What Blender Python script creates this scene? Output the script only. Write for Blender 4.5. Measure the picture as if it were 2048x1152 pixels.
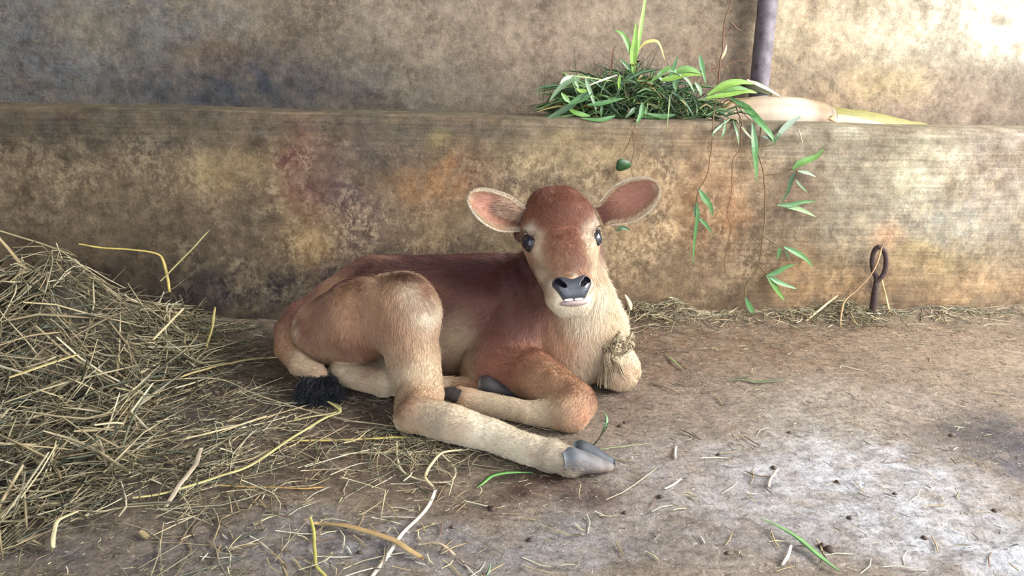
import bpy, math, random
import numpy as np
random.seed(7); rng = np.random.default_rng(11)
scn = bpy.context.scene
for o in list(bpy.data.objects): bpy.data.objects.remove(o)
col = scn.collection
V = np.array

# ------------------------------------------------------------------ camera
FPX = 1607.0
th, ph, ro = np.radians([17.0, 8.7023, 2.08065]); CAM = V([0.0, -1.7275, 0.6048])
cd = V([np.sin(ph)*np.cos(th), np.cos(ph)*np.cos(th), -np.sin(th)])
cr = V([np.cos(ph), -np.sin(ph), 0.0]); cu = np.cross(cr, cd)
cr, cu = np.cos(ro)*cr+np.sin(ro)*cu, np.cos(ro)*cu-np.sin(ro)*cr
from mathutils import Matrix, Vector
cam = bpy.data.objects.new('camera', bpy.data.cameras.new('camera')); col.objects.link(cam)
M4 = Matrix.Identity(4)
for i in range(3):
    M4[i][0] = cr[i]; M4[i][1] = cu[i]; M4[i][2] = -cd[i]; M4[i][3] = CAM[i]
cam.matrix_world = M4
cam.data.sensor_width = 36; cam.data.lens = 36*FPX/2048; cam.data.clip_start = .05
scn.camera = cam

# ------------------------------------------------------------------ world, lights, exposure
wd = bpy.data.worlds.new('daylight'); scn.world = wd; wd.use_nodes = True
bg = wd.node_tree.nodes['Background']; bg.inputs[0].default_value = (.86, .94, 1.06, 1); bg.inputs[1].default_value = 1.32
def area(name, loc, target, size, sy, power, colr):
    l = bpy.data.lights.new(name, 'AREA'); l.shape = 'RECTANGLE'; l.size = size; l.size_y = sy; l.energy = power; l.color = colr
    o = bpy.data.objects.new(name, l); col.objects.link(o); o.location = loc
    o.rotation_euler = (Vector(target)-Vector(loc)).to_track_quat('-Z', 'Y').to_euler(); return o
area('daylight_open_side', (2.9, -1.3, 2.0), (.6, 0, .3), 2.6, 2.0, 170, (1, .975, .945))
scn.view_settings.view_transform = 'Standard'; scn.view_settings.look = 'None'; scn.view_settings.gamma = 1
scn.view_settings.use_curve_mapping = False
scn.view_settings.exposure = 1.0
scn.cycles.max_bounces = 6

# ------------------------------------------------------------------ helpers: points of the place from the survey of the view
def ray(x, y): return cd*FPX + cr*(x-1024) - cu*(y-576)
def G(x, y, z=0.0):
    v = ray(x, y); return CAM + v*(z-CAM[2])/v[2]
def W(x, y, Y):
    v = ray(x, y); return CAM + v*(Y-CAM[1])/v[1]
def S(p): return FPX/float((V(p)-CAM)@cd)
def lin(r, g, b):
    c = V([r, g, b])/255.0; return np.where(c <= .04045, c/12.92, ((c+.055)/1.055)**2.4)
def lerp(a, b, t): return a+(b-a)*t
def sstep(a, b, x):
    t = np.clip((x-a)/(b-a), 0, 1); return t*t*(3-2*t)

_perm = rng.permutation(256); _perm = np.concatenate([_perm, _perm, _perm]); _val = rng.random(256)*2-1
def vnoise(p):
    p = np.asarray(p, float); i = np.floor(p).astype(int); f = p-i; f = f*f*(3-2*f); i &= 255
    def h(a, b, c): return _val[_perm[_perm[_perm[(i[..., 0]+a) & 255]+((i[..., 1]+b) & 255)]+((i[..., 2]+c) & 255)]]
    x, y, z = f[..., 0], f[..., 1], f[..., 2]
    return lerp(lerp(lerp(h(0,0,0), h(1,0,0), x), lerp(h(0,1,0), h(1,1,0), x), y),
                lerp(lerp(h(0,0,1), h(1,0,1), x), lerp(h(0,1,1), h(1,1,1), x), y), z)
def fbm(p, oct=4):
    s = 0; a = 1
    for k in range(oct): s = s+a*vnoise(p*(2**k)+k*17.3); a *= .5
    return s

def set_col(me, cols, name='Col'):
    a = me.color_attributes.new(name, 'FLOAT_COLOR', 'POINT')
    c = np.ones((len(cols), 4), np.float32); c[:, :3] = cols; a.data.foreach_set('color', c.ravel())
def mesh(name, verts, faces, mat=None, parent=None, cols=None, smooth=True, kind=None):
    me = bpy.data.meshes.new(name); verts = np.asarray(verts, float)
    if isinstance(faces, np.ndarray) and faces.ndim == 2:
        n, k = faces.shape
        me.vertices.add(len(verts)); me.vertices.foreach_set('co', verts.astype(np.float32).ravel())
        me.loops.add(n*k); me.loops.foreach_set('vertex_index', faces.astype(np.int32).ravel())
        me.polygons.add(n); me.polygons.foreach_set('loop_start', np.arange(0, n*k, k, dtype=np.int32))
        me.polygons.foreach_set('loop_total', np.full(n, k, np.int32)); me.update(calc_edges=True)
    else:
        me.from_pydata([tuple(v) for v in verts], [], [tuple(int(q) for q in f) for f in faces]); me.update()
    if smooth: me.polygons.foreach_set('use_smooth', np.ones(len(me.polygons), bool))
    if cols is not None: set_col(me, cols)
    o = bpy.data.objects.new(name, me); col.objects.link(o)
    if mat: me.materials.append(mat)
    if parent: o.parent = parent
    if kind: o['kind'] = kind
    return o
def tag(o, label, cat, group=None, kind=None):
    o['label'] = label; o['category'] = cat
    if group: o['group'] = group
    if kind: o['kind'] = kind
    return o
def empty(name, label, cat, loc=(0, 0, 0), group=None):
    o = bpy.data.objects.new(name, None); col.objects.link(o); o.location = tuple(loc); o.empty_display_size = .05
    return tag(o, label, cat, group)
def settle(root):      # keep the parts where they were built although the root has a location
    inv = Matrix.Translation(root.location).inverted()
    for ch in root.children: ch.matrix_parent_inverse = inv
def grid_faces(nu, nv, wrap=False):
    i, j = np.meshgrid(np.arange(nu-1), np.arange(nv if wrap else nv-1), indexing='ij'); j2 = (j+1) % nv
    return np.stack([i*nv+j, (i+1)*nv+j, (i+1)*nv+j2, i*nv+j2], -1).reshape(-1, 4)

# ------------------------------------------------------------------ materials
def nodes(name):
    m = bpy.data.materials.new(name); m.use_nodes = True; nt = m.node_tree
    return m, nt, nt.nodes['Principled BSDF']
def N(nt, typ, **kw):
    n = nt.nodes.new(typ)
    for k, v in kw.items(): setattr(n, k, v)
    return n
def coords(nt, scale=(1, 1, 1)):
    t = N(nt, 'ShaderNodeTexCoord'); mp = N(nt, 'ShaderNodeMapping'); mp.inputs['Scale'].default_value = scale
    nt.links.new(t.outputs['Object'], mp.inputs['Vector']); return mp.outputs[0]
def noise(nt, vec, scale, detail=6, rough=.6, dist=0):
    n = N(nt, 'ShaderNodeTexNoise'); n.inputs['Scale'].default_value = scale; n.inputs['Detail'].default_value = detail
    n.inputs['Roughness'].default_value = rough; n.inputs['Distortion'].default_value = dist
    nt.links.new(vec, n.inputs['Vector']); return n.outputs['Fac']
def ramp(nt, fac, stops):
    r = N(nt, 'ShaderNodeValToRGB'); e = r.color_ramp.elements
    while len(e) < len(stops): e.new(.5)
    for k, (p, c) in enumerate(stops):
        e[k].position = p; e[k].color = (c, c, c, 1) if isinstance(c, (int, float)) else (*c, 1)
    nt.links.new(fac, r.inputs[0]); return r.outputs[0]
def mix(nt, fac, a, b, mode='MIX'):
    m = N(nt, 'ShaderNodeMix', data_type='RGBA', blend_type=mode)
    for s, v in ((0, fac), (6, a), (7, b)):
        if hasattr(v, 'links'): nt.links.new(v, m.inputs[s])
        elif isinstance(v, (int, float)): m.inputs[s].default_value = v if s == 0 else (v, v, v, 1)
        else: m.inputs[s].default_value = (*v, 1)
    return m.outputs[2]
def mul(nt, a, b):
    m = N(nt, 'ShaderNodeMath', operation='MULTIPLY')
    for s, v in ((0, a), (1, b)):
        if hasattr(v, 'links'): nt.links.new(v, m.inputs[s])
        else: m.inputs[s].default_value = v
    return m.outputs[0]
def attr(nt, name='Col'):
    return N(nt, 'ShaderNodeAttribute', attribute_name=name)
def bump(nt, bs, h, strength, dist):
    b = N(nt, 'ShaderNodeBump'); b.inputs['Strength'].default_value = strength; b.inputs['Distance'].default_value = dist
    nt.links.new(h, b.inputs['Height']); nt.links.new(b.outputs[0], bs.inputs['Normal'])
def plain(name, c, rough=.7, spec=.3, vary=.25, scale=60, bmp=.0, sss=0, use_attr=False, coat=0):
    m, nt, bs = nodes(name); v = coords(nt)
    base = attr(nt).outputs['Color'] if use_attr else c
    f = noise(nt, v, scale); r = ramp(nt, f, [(.3, 1-vary), (.7, 1+vary*.3)])
    nt.links.new(mix(nt, 1.0, base, r, 'MULTIPLY'), bs.inputs['Base Color'])
    bs.inputs['Roughness'].default_value = rough; bs.inputs['Specular IOR Level'].default_value = spec
    if coat: bs.inputs['Coat Weight'].default_value = coat; bs.inputs['Coat Roughness'].default_value = .12
    if bmp: bump(nt, bs, f, bmp, .002)
    if sss:
        bs.inputs['Subsurface Weight'].default_value = sss; bs.inputs['Subsurface Radius'].default_value = (.01, .004, .002); bs.inputs['Subsurface Scale'].default_value = .5
    return m

def wall_material(name):
    # Col = broad stains with some light and shade painted in, Flk.r = ochre flakes, Flk.g = horizontal trowel streaks
    m, nt, bs = nodes(name); v = coords(nt); L = nt.links
    a = attr(nt); fl = N(nt, 'ShaderNodeSeparateColor'); L.new(attr(nt, 'Flk').outputs['Color'], fl.inputs[0])
    cloud = noise(nt, v, 9, 8, .62, .15); mid = noise(nt, v, 38, 8, .7, .1); fine = noise(nt, v, 210, 5, .7)
    c = mix(nt, .85, a.outputs['Color'], ramp(nt, cloud, [(.32, .70), (.5, .97), (.68, 1.2)]), 'MULTIPLY')
    c = mix(nt, .8, c, ramp(nt, mid, [(.33, .60), (.5, .96), (.66, 1.32)]), 'MULTIPLY')
    # dark brown grime blots
    g = ramp(nt, noise(nt, v, 17, 9, .72, .3), [(.50, 0.), (.60, 1.)])
    c = mix(nt, mul(nt, g, .35), c, mix(nt, 1., c, (.52, .44, .42), 'MULTIPLY'))
    # pale ochre flakes
    n1 = noise(nt, v, 26, 10, .74, .2)
    f1 = mul(nt, ramp(nt, n1, [(.50, 0.), (.62, 1.)]), mul(nt, fl.outputs[0], .65))
    c = mix(nt, f1, c, mix(nt, .55, mix(nt, 1., c, (1.55, 1.42, 1.2), 'MULTIPLY'), (.40, .31, .20)))
    n3 = noise(nt, v, 70, 8, .7, .3)
    f3 = mul(nt, ramp(nt, n3, [(.60, 0.), (.66, 1.)]), mul(nt, fl.outputs[0], .6))
    c = mix(nt, mul(nt, f3, .7), c, (.48, .37, .27))
    big = ramp(nt, noise(nt, v, 8, 6, .6, .4), [(.42, 0.), (.62, 1.)])
    n4 = noise(nt, coords(nt, (1, 1, .8)), 62, 9, .8, .25)
    f4 = mul(nt, mul(nt, ramp(nt, n4, [(.49, 0.), (.535, 1.)]), big), fl.outputs[0])
    c = mix(nt, mul(nt, f4, .75), c, mix(nt, .6, mix(nt, 1., c, (1.85, 1.6, 1.25), 'MULTIPLY'), (.58, .46, .29)))
    b2 = ramp(nt, noise(nt, coords(nt, (1.1, 1, .9)), 10.7, 5, .6, .4), [(.45, 0.), (.60, 1.)])
    n5 = ramp(nt, noise(nt, coords(nt, (.93, 1, 1.07)), 47, 9, .76, .3), [(.49, 0.), (.56, 1.)])
    c = mix(nt, mul(nt, mul(nt, b2, n5), .42), c, mix(nt, 1., c, (.42, .33, .30), 'MULTIPLY'))
    # streaks
    vs = coords(nt, (1.2, 1, 34)); sn = noise(nt, vs, 5, 5, .6)
    c = mix(nt, fl.outputs[1], c, mix(nt, 1., c, ramp(nt, sn, [(.35, .72), (.65, 1.22)]), 'MULTIPLY'))
    sp = ramp(nt, fine, [(.35, .78), (.62, 1.15)])
    c = mix(nt, .75, c, sp, 'MULTIPLY')
    wsp = ramp(nt, noise(nt, v, 330, 2, .5), [(.72, 0.), (.76, 1.)])
    c = mix(nt, mul(nt, wsp, .35), c, (.62, .58, .5))
    L.new(c, bs.inputs['Base Color']); bs.inputs['Roughness'].default_value = .82; bs.inputs['Specular IOR Level'].default_value = .25
    hh = N(nt, 'ShaderNodeMath', operation='ADD'); L.new(mid, hh.inputs[0]); L.new(mul(nt, fine, .5), hh.inputs[1])
    bump(nt, bs, hh.outputs[0], .45, .006)
    return m
def floor_material():
    m, nt, bs = nodes('dirt_floor'); v = coords(nt); L = nt.links
    a = attr(nt); w = N(nt, 'ShaderNodeSeparateColor'); L.new(attr(nt, 'Flk').outputs['Color'], w.inputs[0])
    cloud = noise(nt, v, 11, 8, .65, .2); fine = noise(nt, v, 130, 6, .72); mid = noise(nt, coords(nt, (1, 1.6, 1)), 42, 8, .7, .3)
    c = mix(nt, .7, a.outputs['Color'], ramp(nt, cloud, [(.32, .72), (.5, .98), (.68, 1.2)]), 'MULTIPLY')
    c = mix(nt, .85, c, ramp(nt, mid, [(.36, .55), (.5, .98), (.64, 1.22)]), 'MULTIPLY')
    c = mix(nt, .85, c, ramp(nt, fine, [(.36, .58), (.5, .98), (.62, 1.2)]), 'MULTIPLY')
    wf = ramp(nt, noise(nt, v, 170, 3, .5), [(.66, 0.), (.70, 1.)]); c = mix(nt, mul(nt, wf, .55), c, (.62, .56, .48))
    sp = ramp(nt, noise(nt, v, 110, 5, .65), [(.60, 0.), (.64, 1.)])
    c = mix(nt, mul(nt, sp, .7), c, mix(nt, 1., c, (.42, .36, .33), 'MULTIPLY'))
    L.new(c, bs.inputs['Base Color'])
    r = N(nt, 'ShaderNodeMapRange'); L.new(w.outputs[0], r.inputs[0]); r.inputs[3].default_value = .68; r.inputs[4].default_value = .30
    L.new(r.outputs[0], bs.inputs['Roughness']); bs.inputs['Specular IOR Level'].default_value = .4
    hh = N(nt, 'ShaderNodeMath', operation='ADD'); L.new(mid, hh.inputs[0]); L.new(mul(nt, fine, .6), hh.inputs[1])
    bump(nt, bs, hh.outputs[0], .8, .008)
    return m
MAT = {}
MAT['wall'] = wall_material('stained_plaster'); MAT['floor'] = floor_material()
MAT['roof'] = plain('added_roof_sheet', (.12, .11, .10), .8)
MAT['skin'] = plain('calf_skin', (1, 1, 1), .75, .2, .12, 90, use_attr=True)
MAT['hoof'] = plain('calf_hoof_horn', (1, 1, 1), .6, .35, .35, 90, .35, use_attr=True)
MAT['nose'] = plain('wet_nose_skin', (1, 1, 1), .26, .55, .25, 260, .35, use_attr=True, coat=.35)
MAT['eye'] = plain('dark_eye', (.016, .016, .024), .08, .7, .1, 40)
MAT['lid'] = plain('dark_eyelid', (.045, .033, .032), .5, .4, .2, 120)
MAT['tooth'] = plain('milk_tooth', (.75, .72, .64), .3, .5, .1)
MAT['lip'] = plain('pink_lip', (.42, .31, .275), .4, .4, .2, 160, .2)
MAT['straw'] = plain('dry_straw', (1, 1, 1), .55, .35, .3, 45, use_attr=True)
MAT['leaf'] = plain('green_leaf', (1, 1, 1), .42, .4, .25, 55, use_attr=True)
MAT['rust'] = plain('rusty_iron', (.065, .038, .036), .75, .4, .6, 190, .6)
MAT['pipe'] = plain('rusty_painted_pipe', (.19, .16, .175), .55, .4, .6, 38, .9)
MAT['rope'] = plain('frayed_jute', (1, 1, 1), .8, .2, .3, 150, .3, use_attr=True)
MAT['sheath'] = plain('dried_sheath', (1, 1, 1), .55, .3, .22, 40, .2, use_attr=True)
def hair_mat(name, rough=.42, spec=.5):
    m, nt, bs = nodes(name); nt.links.new(attr(nt).outputs['Color'], bs.inputs['Base Color'])
    bs.inputs['Roughness'].default_value = rough; bs.inputs['Specular IOR Level'].default_value = spec
    return m
MAT['fur'] = hair_mat('calf_fur')

# ------------------------------------------------------------------ stains, with some daylight and shade painted in
def paint(P, base, blobs, axes, plane):
    """P world points; blobs (px,py,rx,ry,colour,strength) surveyed on the surface; axes picks the two surface axes."""
    c = np.tile(np.asarray(base, float), (len(P), 1)) if np.ndim(base) == 1 else base.copy()
    wob = np.stack([fbm(P*9+3.1, 4), fbm(P*9+31.7, 4)], -1)*.035
    Q = P[:, axes]+wob; mot = fbm(P*34+11, 3)
    for (px, py, rx, ry, cc, st) in blobs:
        p = plane(px, py); s = S(p); q = p[list(axes)]
        fy = ry/s
        if axes[1] == 1: fy = abs(plane(px, py-ry*.5)[1]-plane(px, py+ry*.5)[1])
        d = ((Q[:, 0]-q[0])/(rx/s))**2+((Q[:, 1]-q[1])/fy)**2
        w = np.clip(st*np.exp(-d**1.3*1.1)*(.86+.5*mot), 0, 1)[:, None]; c = c*(1-w)+cc*w
    return c
# ------------------------------------------------------------------ structure: floor, low trough wall, back wall, unseen shed roof and side wall added to darken the left
def struct(o): o['kind'] = 'structure'; return o
WX0, WX1 = -1.7, 3.0
def wl(x, y): return W(x, y, 0.0)
def wb(x, y): return W(x, y, 0.42)
def fl(x, y): return G(x, y)
# low wall with the trough behind it: one profile swept along x
prof = [(0.0, z) for z in np.linspace(-.04, .43, 60)]
prof += [(.004, .440), (.010, .446), (.018, .449)] + [(y, .45) for y in np.linspace(.03, .105, 8)] + [(.115, .447), (.12, .44)]
prof += [(.12, z) for z in np.linspace(.42, .32, 6)] + [(y, .31) for y in np.linspace(.15, .44, 8)]
prof = V(prof); nx = 560; xs = np.linspace(WX0, WX1, nx)
P = np.zeros((nx, len(prof), 3)); P[:, :, 0] = xs[:, None]; P[:, :, 1] = prof[None, :, 0]; P[:, :, 2] = prof[None, :, 1]
P = P.reshape(-1, 3)
wv = fbm(P*V([3, 1, 5]), 3)*.0035+fbm(P*V([22, 5, 26]), 3)*.0014
edge = sstep(.40, .45, P[:, 2])*(P[:, 1] < .13)
P2 = P.copy(); P2[:, 1] += wv*(P[:, 1] < .01); P2[:, 2] += edge*(fbm(P*V([5, 0, 0])+5, 3)*.003)
def BR(r, g, b):
    c = lin(r, g, b); m = c@V([.3, .55, .15]); return np.clip(m+(c-m)*.93, 0, 1)
cols = paint(P, lin(118, 100, 78), [
    (60, 260, 260, 45, BR(80, 74, 62), .85), (250, 470, 260, 60, BR(92, 78, 60), .6), (560, 400, 60, 50, BR(100, 80, 66), .5), (1000, 420, 60, 50, BR(168, 134, 92), .6), (1220, 480, 110, 60, BR(160, 134, 96), .5), (1440, 400, 40, 40, BR(150, 96, 62), .6), (450, 250, 420, 26, BR(96, 88, 74), .8), (950, 262, 330, 24, BR(112, 102, 86), .75),
    (120, 420, 210, 110, BR(108, 94, 70), .6), (480, 345, 90, 60, BR(165, 138, 92), .75), (420, 330, 55, 60, BR(135, 118, 80), .6),
    (630, 360, 60, 110, BR(122, 76, 64), .85), (700, 440, 80, 60, BR(116, 76, 60), .6), (690, 420, 70, 70, BR(92, 74, 80), .6), (700, 330, 60, 60, BR(110, 92, 86), .5),
    (600, 490, 70, 80, BR(176, 140, 84), .75), (800, 470, 110, 60, BR(104, 88, 80), .6), (520, 480, 60, 80, BR(98, 84, 66), .6),
    (860, 370, 70, 65, BR(172, 122, 72), .8), (930, 350, 60, 50, BR(128, 86, 66), .6), (770, 300, 70, 40, BR(96, 86, 78), .6),
    (1010, 355, 30, 28, BR(78, 70, 68), .7), (860, 280, 24, 26, BR(170, 148, 92), .6), (870, 300, 30, 20, BR(90, 80, 72), .6),
    (850, 480, 60, 45, BR(180, 148, 100), .5), (1000, 480, 70, 60, BR(150, 130, 94), .6),
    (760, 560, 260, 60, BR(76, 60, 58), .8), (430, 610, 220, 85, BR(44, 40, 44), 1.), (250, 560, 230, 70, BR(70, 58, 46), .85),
    (1150, 310, 170, 50, BR(176, 154, 112), .8), (1300, 400, 110, 110, BR(176, 142, 100), .7), (1440, 360, 120, 90, BR(188, 150, 108), .7),
    (1430, 440, 90, 60, BR(178, 130, 84), .6), (1300, 560, 170, 70, BR(150, 122, 88), .8), (1380, 250, 300, 25, BR(150, 140, 118), .5),
    (1640, 300, 170, 90, BR(176, 166, 140), .85), (1760, 420, 150, 120, BR(172, 162, 136), .8), (1860, 350, 100, 90, BR(214, 206, 170), .8), (2010, 430, 90, 160, BR(190, 176, 148), .6),
    (1980, 340, 120, 120, BR(180, 166, 150), .7), (1900, 440, 190, 60, BR(178, 174, 158), .6), (1580, 400, 60, 70, BR(158, 130, 104), .7),
    (1860, 520, 110, 50, BR(196, 172, 112), .6), (1890, 480, 90, 22, BR(150, 144, 128), .7), (1770, 470, 60, 40, BR(196, 152, 110), .7),
    (1640, 560, 190, 50, BR(184, 146, 98), .7), (1950, 575, 190, 50, BR(178, 144, 104), .8), (1470, 560, 90, 50, BR(150, 124, 94), .6),
    (1735, 545, 22, 60, BR(96, 74, 66), .75), (1580, 370, 22, 22, BR(96, 86, 76), .6), (1500, 620, 600, 20, BR(132, 104, 78), .6),  # first blot: stain with the iron ring's shadow painted in beside it
    (1250, 630, 90, 60, BR(110, 84, 64), .7)], (0, 2), wl)
top = (P[:, 1] > .012) & (P[:, 1] < .118)
cols[top] = cols[top]*.55+lin(158, 148, 122)*.45
cols[P[:, 1] > .118] = lin(70, 62, 50)
u = P[:, 0]; flk = np.zeros((len(P), 3))
z = P[:, 2]
flk[:, 0] = np.clip(.62+.5*fbm(P*V([3, 1, 6])+9, 3), 0, 1)*sstep(.43, .36, z)*lerp(1, .75, sstep(.95, 1.3, u))*lerp(.55, 1, sstep(-.5, 0, u))*sstep(-.02, .06, z)
flk[:, 1] = np.clip(sstep(.33, .42, z)*.8+sstep(.5, .9, u)*.7, 0, .9)
ALB = .72
wlow = struct(mesh('wall_lower', P2, grid_faces(nx, len(prof)), MAT['wall'], cols=cols*ALB)); set_col(wlow.data, flk, 'Flk')
# back wall
nz = 150; zs = np.linspace(.2, 2.3, nz); nx = 420; xs = np.linspace(WX0, WX1, nx)
X, Z = np.meshgrid(xs, zs, indexing='ij'); P = np.stack([X, X*0+.42, Z], -1).reshape(-1, 3)
P2 = P.copy(); P2[:, 1] += fbm(P*V([2.5, 1, 3]), 3)*.006+fbm(P*V([20, 5, 20]), 2)*.0015
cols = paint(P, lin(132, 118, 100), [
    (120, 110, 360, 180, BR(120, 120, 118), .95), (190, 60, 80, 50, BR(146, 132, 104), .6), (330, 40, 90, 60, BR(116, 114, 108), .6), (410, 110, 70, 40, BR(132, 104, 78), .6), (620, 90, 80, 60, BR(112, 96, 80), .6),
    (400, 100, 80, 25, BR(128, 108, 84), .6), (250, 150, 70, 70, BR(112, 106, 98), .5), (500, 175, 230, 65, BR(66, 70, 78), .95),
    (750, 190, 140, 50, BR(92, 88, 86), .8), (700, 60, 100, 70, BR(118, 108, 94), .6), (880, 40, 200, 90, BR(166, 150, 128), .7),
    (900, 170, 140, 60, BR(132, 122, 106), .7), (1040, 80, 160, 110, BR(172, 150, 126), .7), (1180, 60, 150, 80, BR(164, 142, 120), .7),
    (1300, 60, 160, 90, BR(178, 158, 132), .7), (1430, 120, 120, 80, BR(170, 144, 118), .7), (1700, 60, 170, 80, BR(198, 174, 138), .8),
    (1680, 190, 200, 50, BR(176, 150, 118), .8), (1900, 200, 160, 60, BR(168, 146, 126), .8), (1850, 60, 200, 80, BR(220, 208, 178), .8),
    (2000, 40, 150, 90, BR(240, 232, 205), .8), (1780, 170, 90, 40, BR(200, 176, 126), .6), (1560, 60, 40, 60, BR(236, 220, 180), .6)], (0, 2), wb)  # palest blots at upper right paint the daylight glare into the wall
P[:, 1] = 0
flk = np.zeros((len(P), 3)); flk[:, 0] = np.clip(.35+.4*fbm(P*3+2, 3), 0, 1)*.8; flk[:, 1] = .15
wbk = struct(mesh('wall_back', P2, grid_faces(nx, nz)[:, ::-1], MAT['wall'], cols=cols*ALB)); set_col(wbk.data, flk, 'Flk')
# floor
nx, ny = 600, 330; xs = np.linspace(-1.7, 3.0, nx); ys = -2.6+2.62*(np.linspace(0, 1, ny)**.72)
X, Y = np.meshgrid(xs, ys, indexing='ij'); P = np.stack([X, Y, X*0], -1).reshape(-1, 3)
def floor_z(P):
    P = V(P, float) if np.ndim(P) == 1 else P
    z = fbm(P*V([6, 8, 0])+1.5, 4)*.004+fbm(P*V([26, 34, 0])+7, 3)*.0016
    z = z-.004+.016*sstep(-.10, .0, P[..., 1])*(1+fbm(P*V([9, 9, 0]), 2)*.5)
    ridge = np.exp(-((P[..., 1]+.93-.26*(P[..., 0]-.75)-.03*fbm(P*V([8, 8, 0]), 2))/.018)**2)*sstep(.45, .6, P[..., 0])
    return z+ridge*.008
P2 = P.copy(); P2[:, 2] = floor_z(P)
fc = paint(P, lin(150, 132, 112), [
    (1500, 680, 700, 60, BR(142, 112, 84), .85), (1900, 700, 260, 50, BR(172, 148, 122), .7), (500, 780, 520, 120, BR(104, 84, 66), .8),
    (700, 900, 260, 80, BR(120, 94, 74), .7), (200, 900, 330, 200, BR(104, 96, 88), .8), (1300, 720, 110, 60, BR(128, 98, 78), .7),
    (1400, 850, 200, 90, BR(160, 142, 124), .7), (1100, 1080, 420, 70, BR(168, 162, 160), .85), (650, 1090, 260, 60, BR(150, 146, 146), .85),
    (1450, 960, 260, 80, BR(178, 168, 162), .8), (1620, 840, 160, 60, BR(184, 176, 162), .6), (1560, 1060, 200, 70, BR(170, 160, 152), .7),
    (1700, 950, 300, 100, BR(204, 202, 204), .85), (1900, 1080, 260, 90, BR(210, 210, 214), .85), (1760, 800, 200, 50, BR(196, 180, 162), .6),
    (1995, 872, 118, 62, lin(86, 80, 84), 1.0), (2010, 872, 90, 52, lin(70, 64, 70), .95), (2045, 930, 60, 40, BR(108, 102, 112), .9),
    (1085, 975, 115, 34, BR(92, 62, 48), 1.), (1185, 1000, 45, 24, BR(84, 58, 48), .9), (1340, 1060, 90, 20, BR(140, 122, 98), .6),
    (200, 1120, 330, 40, BR(120, 112, 108), .7), (960, 1010, 80, 30, BR(128, 104, 88), .5), (1230, 800, 60, 40, BR(120, 94, 78), .6),
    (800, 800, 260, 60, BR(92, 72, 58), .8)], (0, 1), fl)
wet = np.zeros((len(P), 3))
for px, py, r, st in ((1990, 870, .10, .7), (1075, 980, .07, .9)):
    g = G(px, py); wob = fbm(P*22+5, 4)*.04; wet[:, 0] = np.maximum(wet[:, 0], st*np.exp(-(((P[:, 0]-g[0]+wob)**2+(P[:, 1]-g[1]-wob)**2)/r**2)**1.5))
flo = struct(mesh('floor', P2, grid_faces(nx, ny), MAT['floor'], cols=fc*.74)); set_col(flo.data, wet, 'Flk')
def box(name, a, b, mat, parent=None):
    a = V(a); b = V(b); v = [[(a, b)[i][0], (a, b)[j][1], (a, b)[k][2]] for i in (0, 1) for j in (0, 1) for k in (0, 1)]
    f = [(0, 1, 3, 2), (4, 6, 7, 5), (0, 4, 5, 1), (2, 3, 7, 6), (0, 2, 6, 4), (1, 5, 7, 3)]
    return mesh(name, v, f, mat, parent, smooth=False)
struct(box('added_shade_ceiling', (WX0-.1, -2.2, 2.3), (WX1-.6, .6, 2.36), MAT['roof']))  # unseen roof, added to block light from above
struct(box('added_shade_wall_left', (WX0-.1, -2.2, -.02), (WX0, .6, 2.3), MAT['roof']))  # unseen side wall, added so the left falls darker

# ------------------------------------------------------------------ tubes and leaves
def spline(pts, n):
    pts = V([list(p) for p in pts], float); m = len(pts)
    if m == 2: t = np.linspace(0, 1, n)[:, None]; return pts[0]*(1-t)+pts[1]*t
    q = np.vstack([2*pts[0]-pts[1], pts, 2*pts[-1]-pts[-2]]); t = np.linspace(0, m-1-1e-6, n); i = t.astype(int); f = (t-i)[:, None]
    p0, p1, p2, p3 = q[i], q[i+1], q[i+2], q[i+3]
    return .5*((2*p1)+(-p0+p2)*f+(2*p0-5*p1+4*p2-p3)*f**2+(-p0+3*p1-3*p2+p3)*f**3)
def frames(c, up=(0, 0, 1)):
    t = np.gradient(c, axis=0); t /= np.linalg.norm(t, axis=1)[:, None]+1e-9; up = V(up, float)
    s = np.cross(t, up); l = np.linalg.norm(s, axis=1)[:, None]
    s = np.where(l < 1e-3, V([1, 0, 0]), s/(l+1e-9)); n = np.cross(s, t); return t, s, n
def tube_geo(c, ra, rb=None, k=5, up=(0, 0, 1)):
    c = V(c); m = len(c); t, s, n = frames(c, up); ra = np.broadcast_to(ra, m); rb = ra if rb is None else np.broadcast_to(rb, m)
    a = np.arange(k)/k*2*np.pi
    v = c[:, None]+s[:, None]*(np.cos(a)[None, :, None]*ra[:, None, None])+n[:, None]*(np.sin(a)[None, :, None]*rb[:, None, None])
    f = [tuple(q) for q in grid_faces(m, k, True)]+[tuple(range(k))[::-1], tuple(range((m-1)*k, m*k))]
    return v.reshape(-1, 3), f
class Geo:
    def __init__(s): s.v = []; s.f = []; s.c = []; s.n = 0
    def add(s, v, f, c):
        s.f += [tuple(int(q)+s.n for q in g) for g in f]; s.v.append(v); s.n += len(v)
        c = np.asarray(c, float); s.c.append(np.tile(c, (len(v), 1)) if c.ndim == 1 else c)
    def build(s, name, mat, parent=None, kind=None, smooth=True):
        return mesh(name, np.vstack(s.v), s.f, mat, parent, np.vstack(s.c), smooth, kind)
def tint(c, a=.15):
    c = V(c, float); return np.clip(c*(1+random.uniform(-a, a))*(1+V([random.uniform(-.06, .06) for _ in range(3)])), 0, 1)
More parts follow.
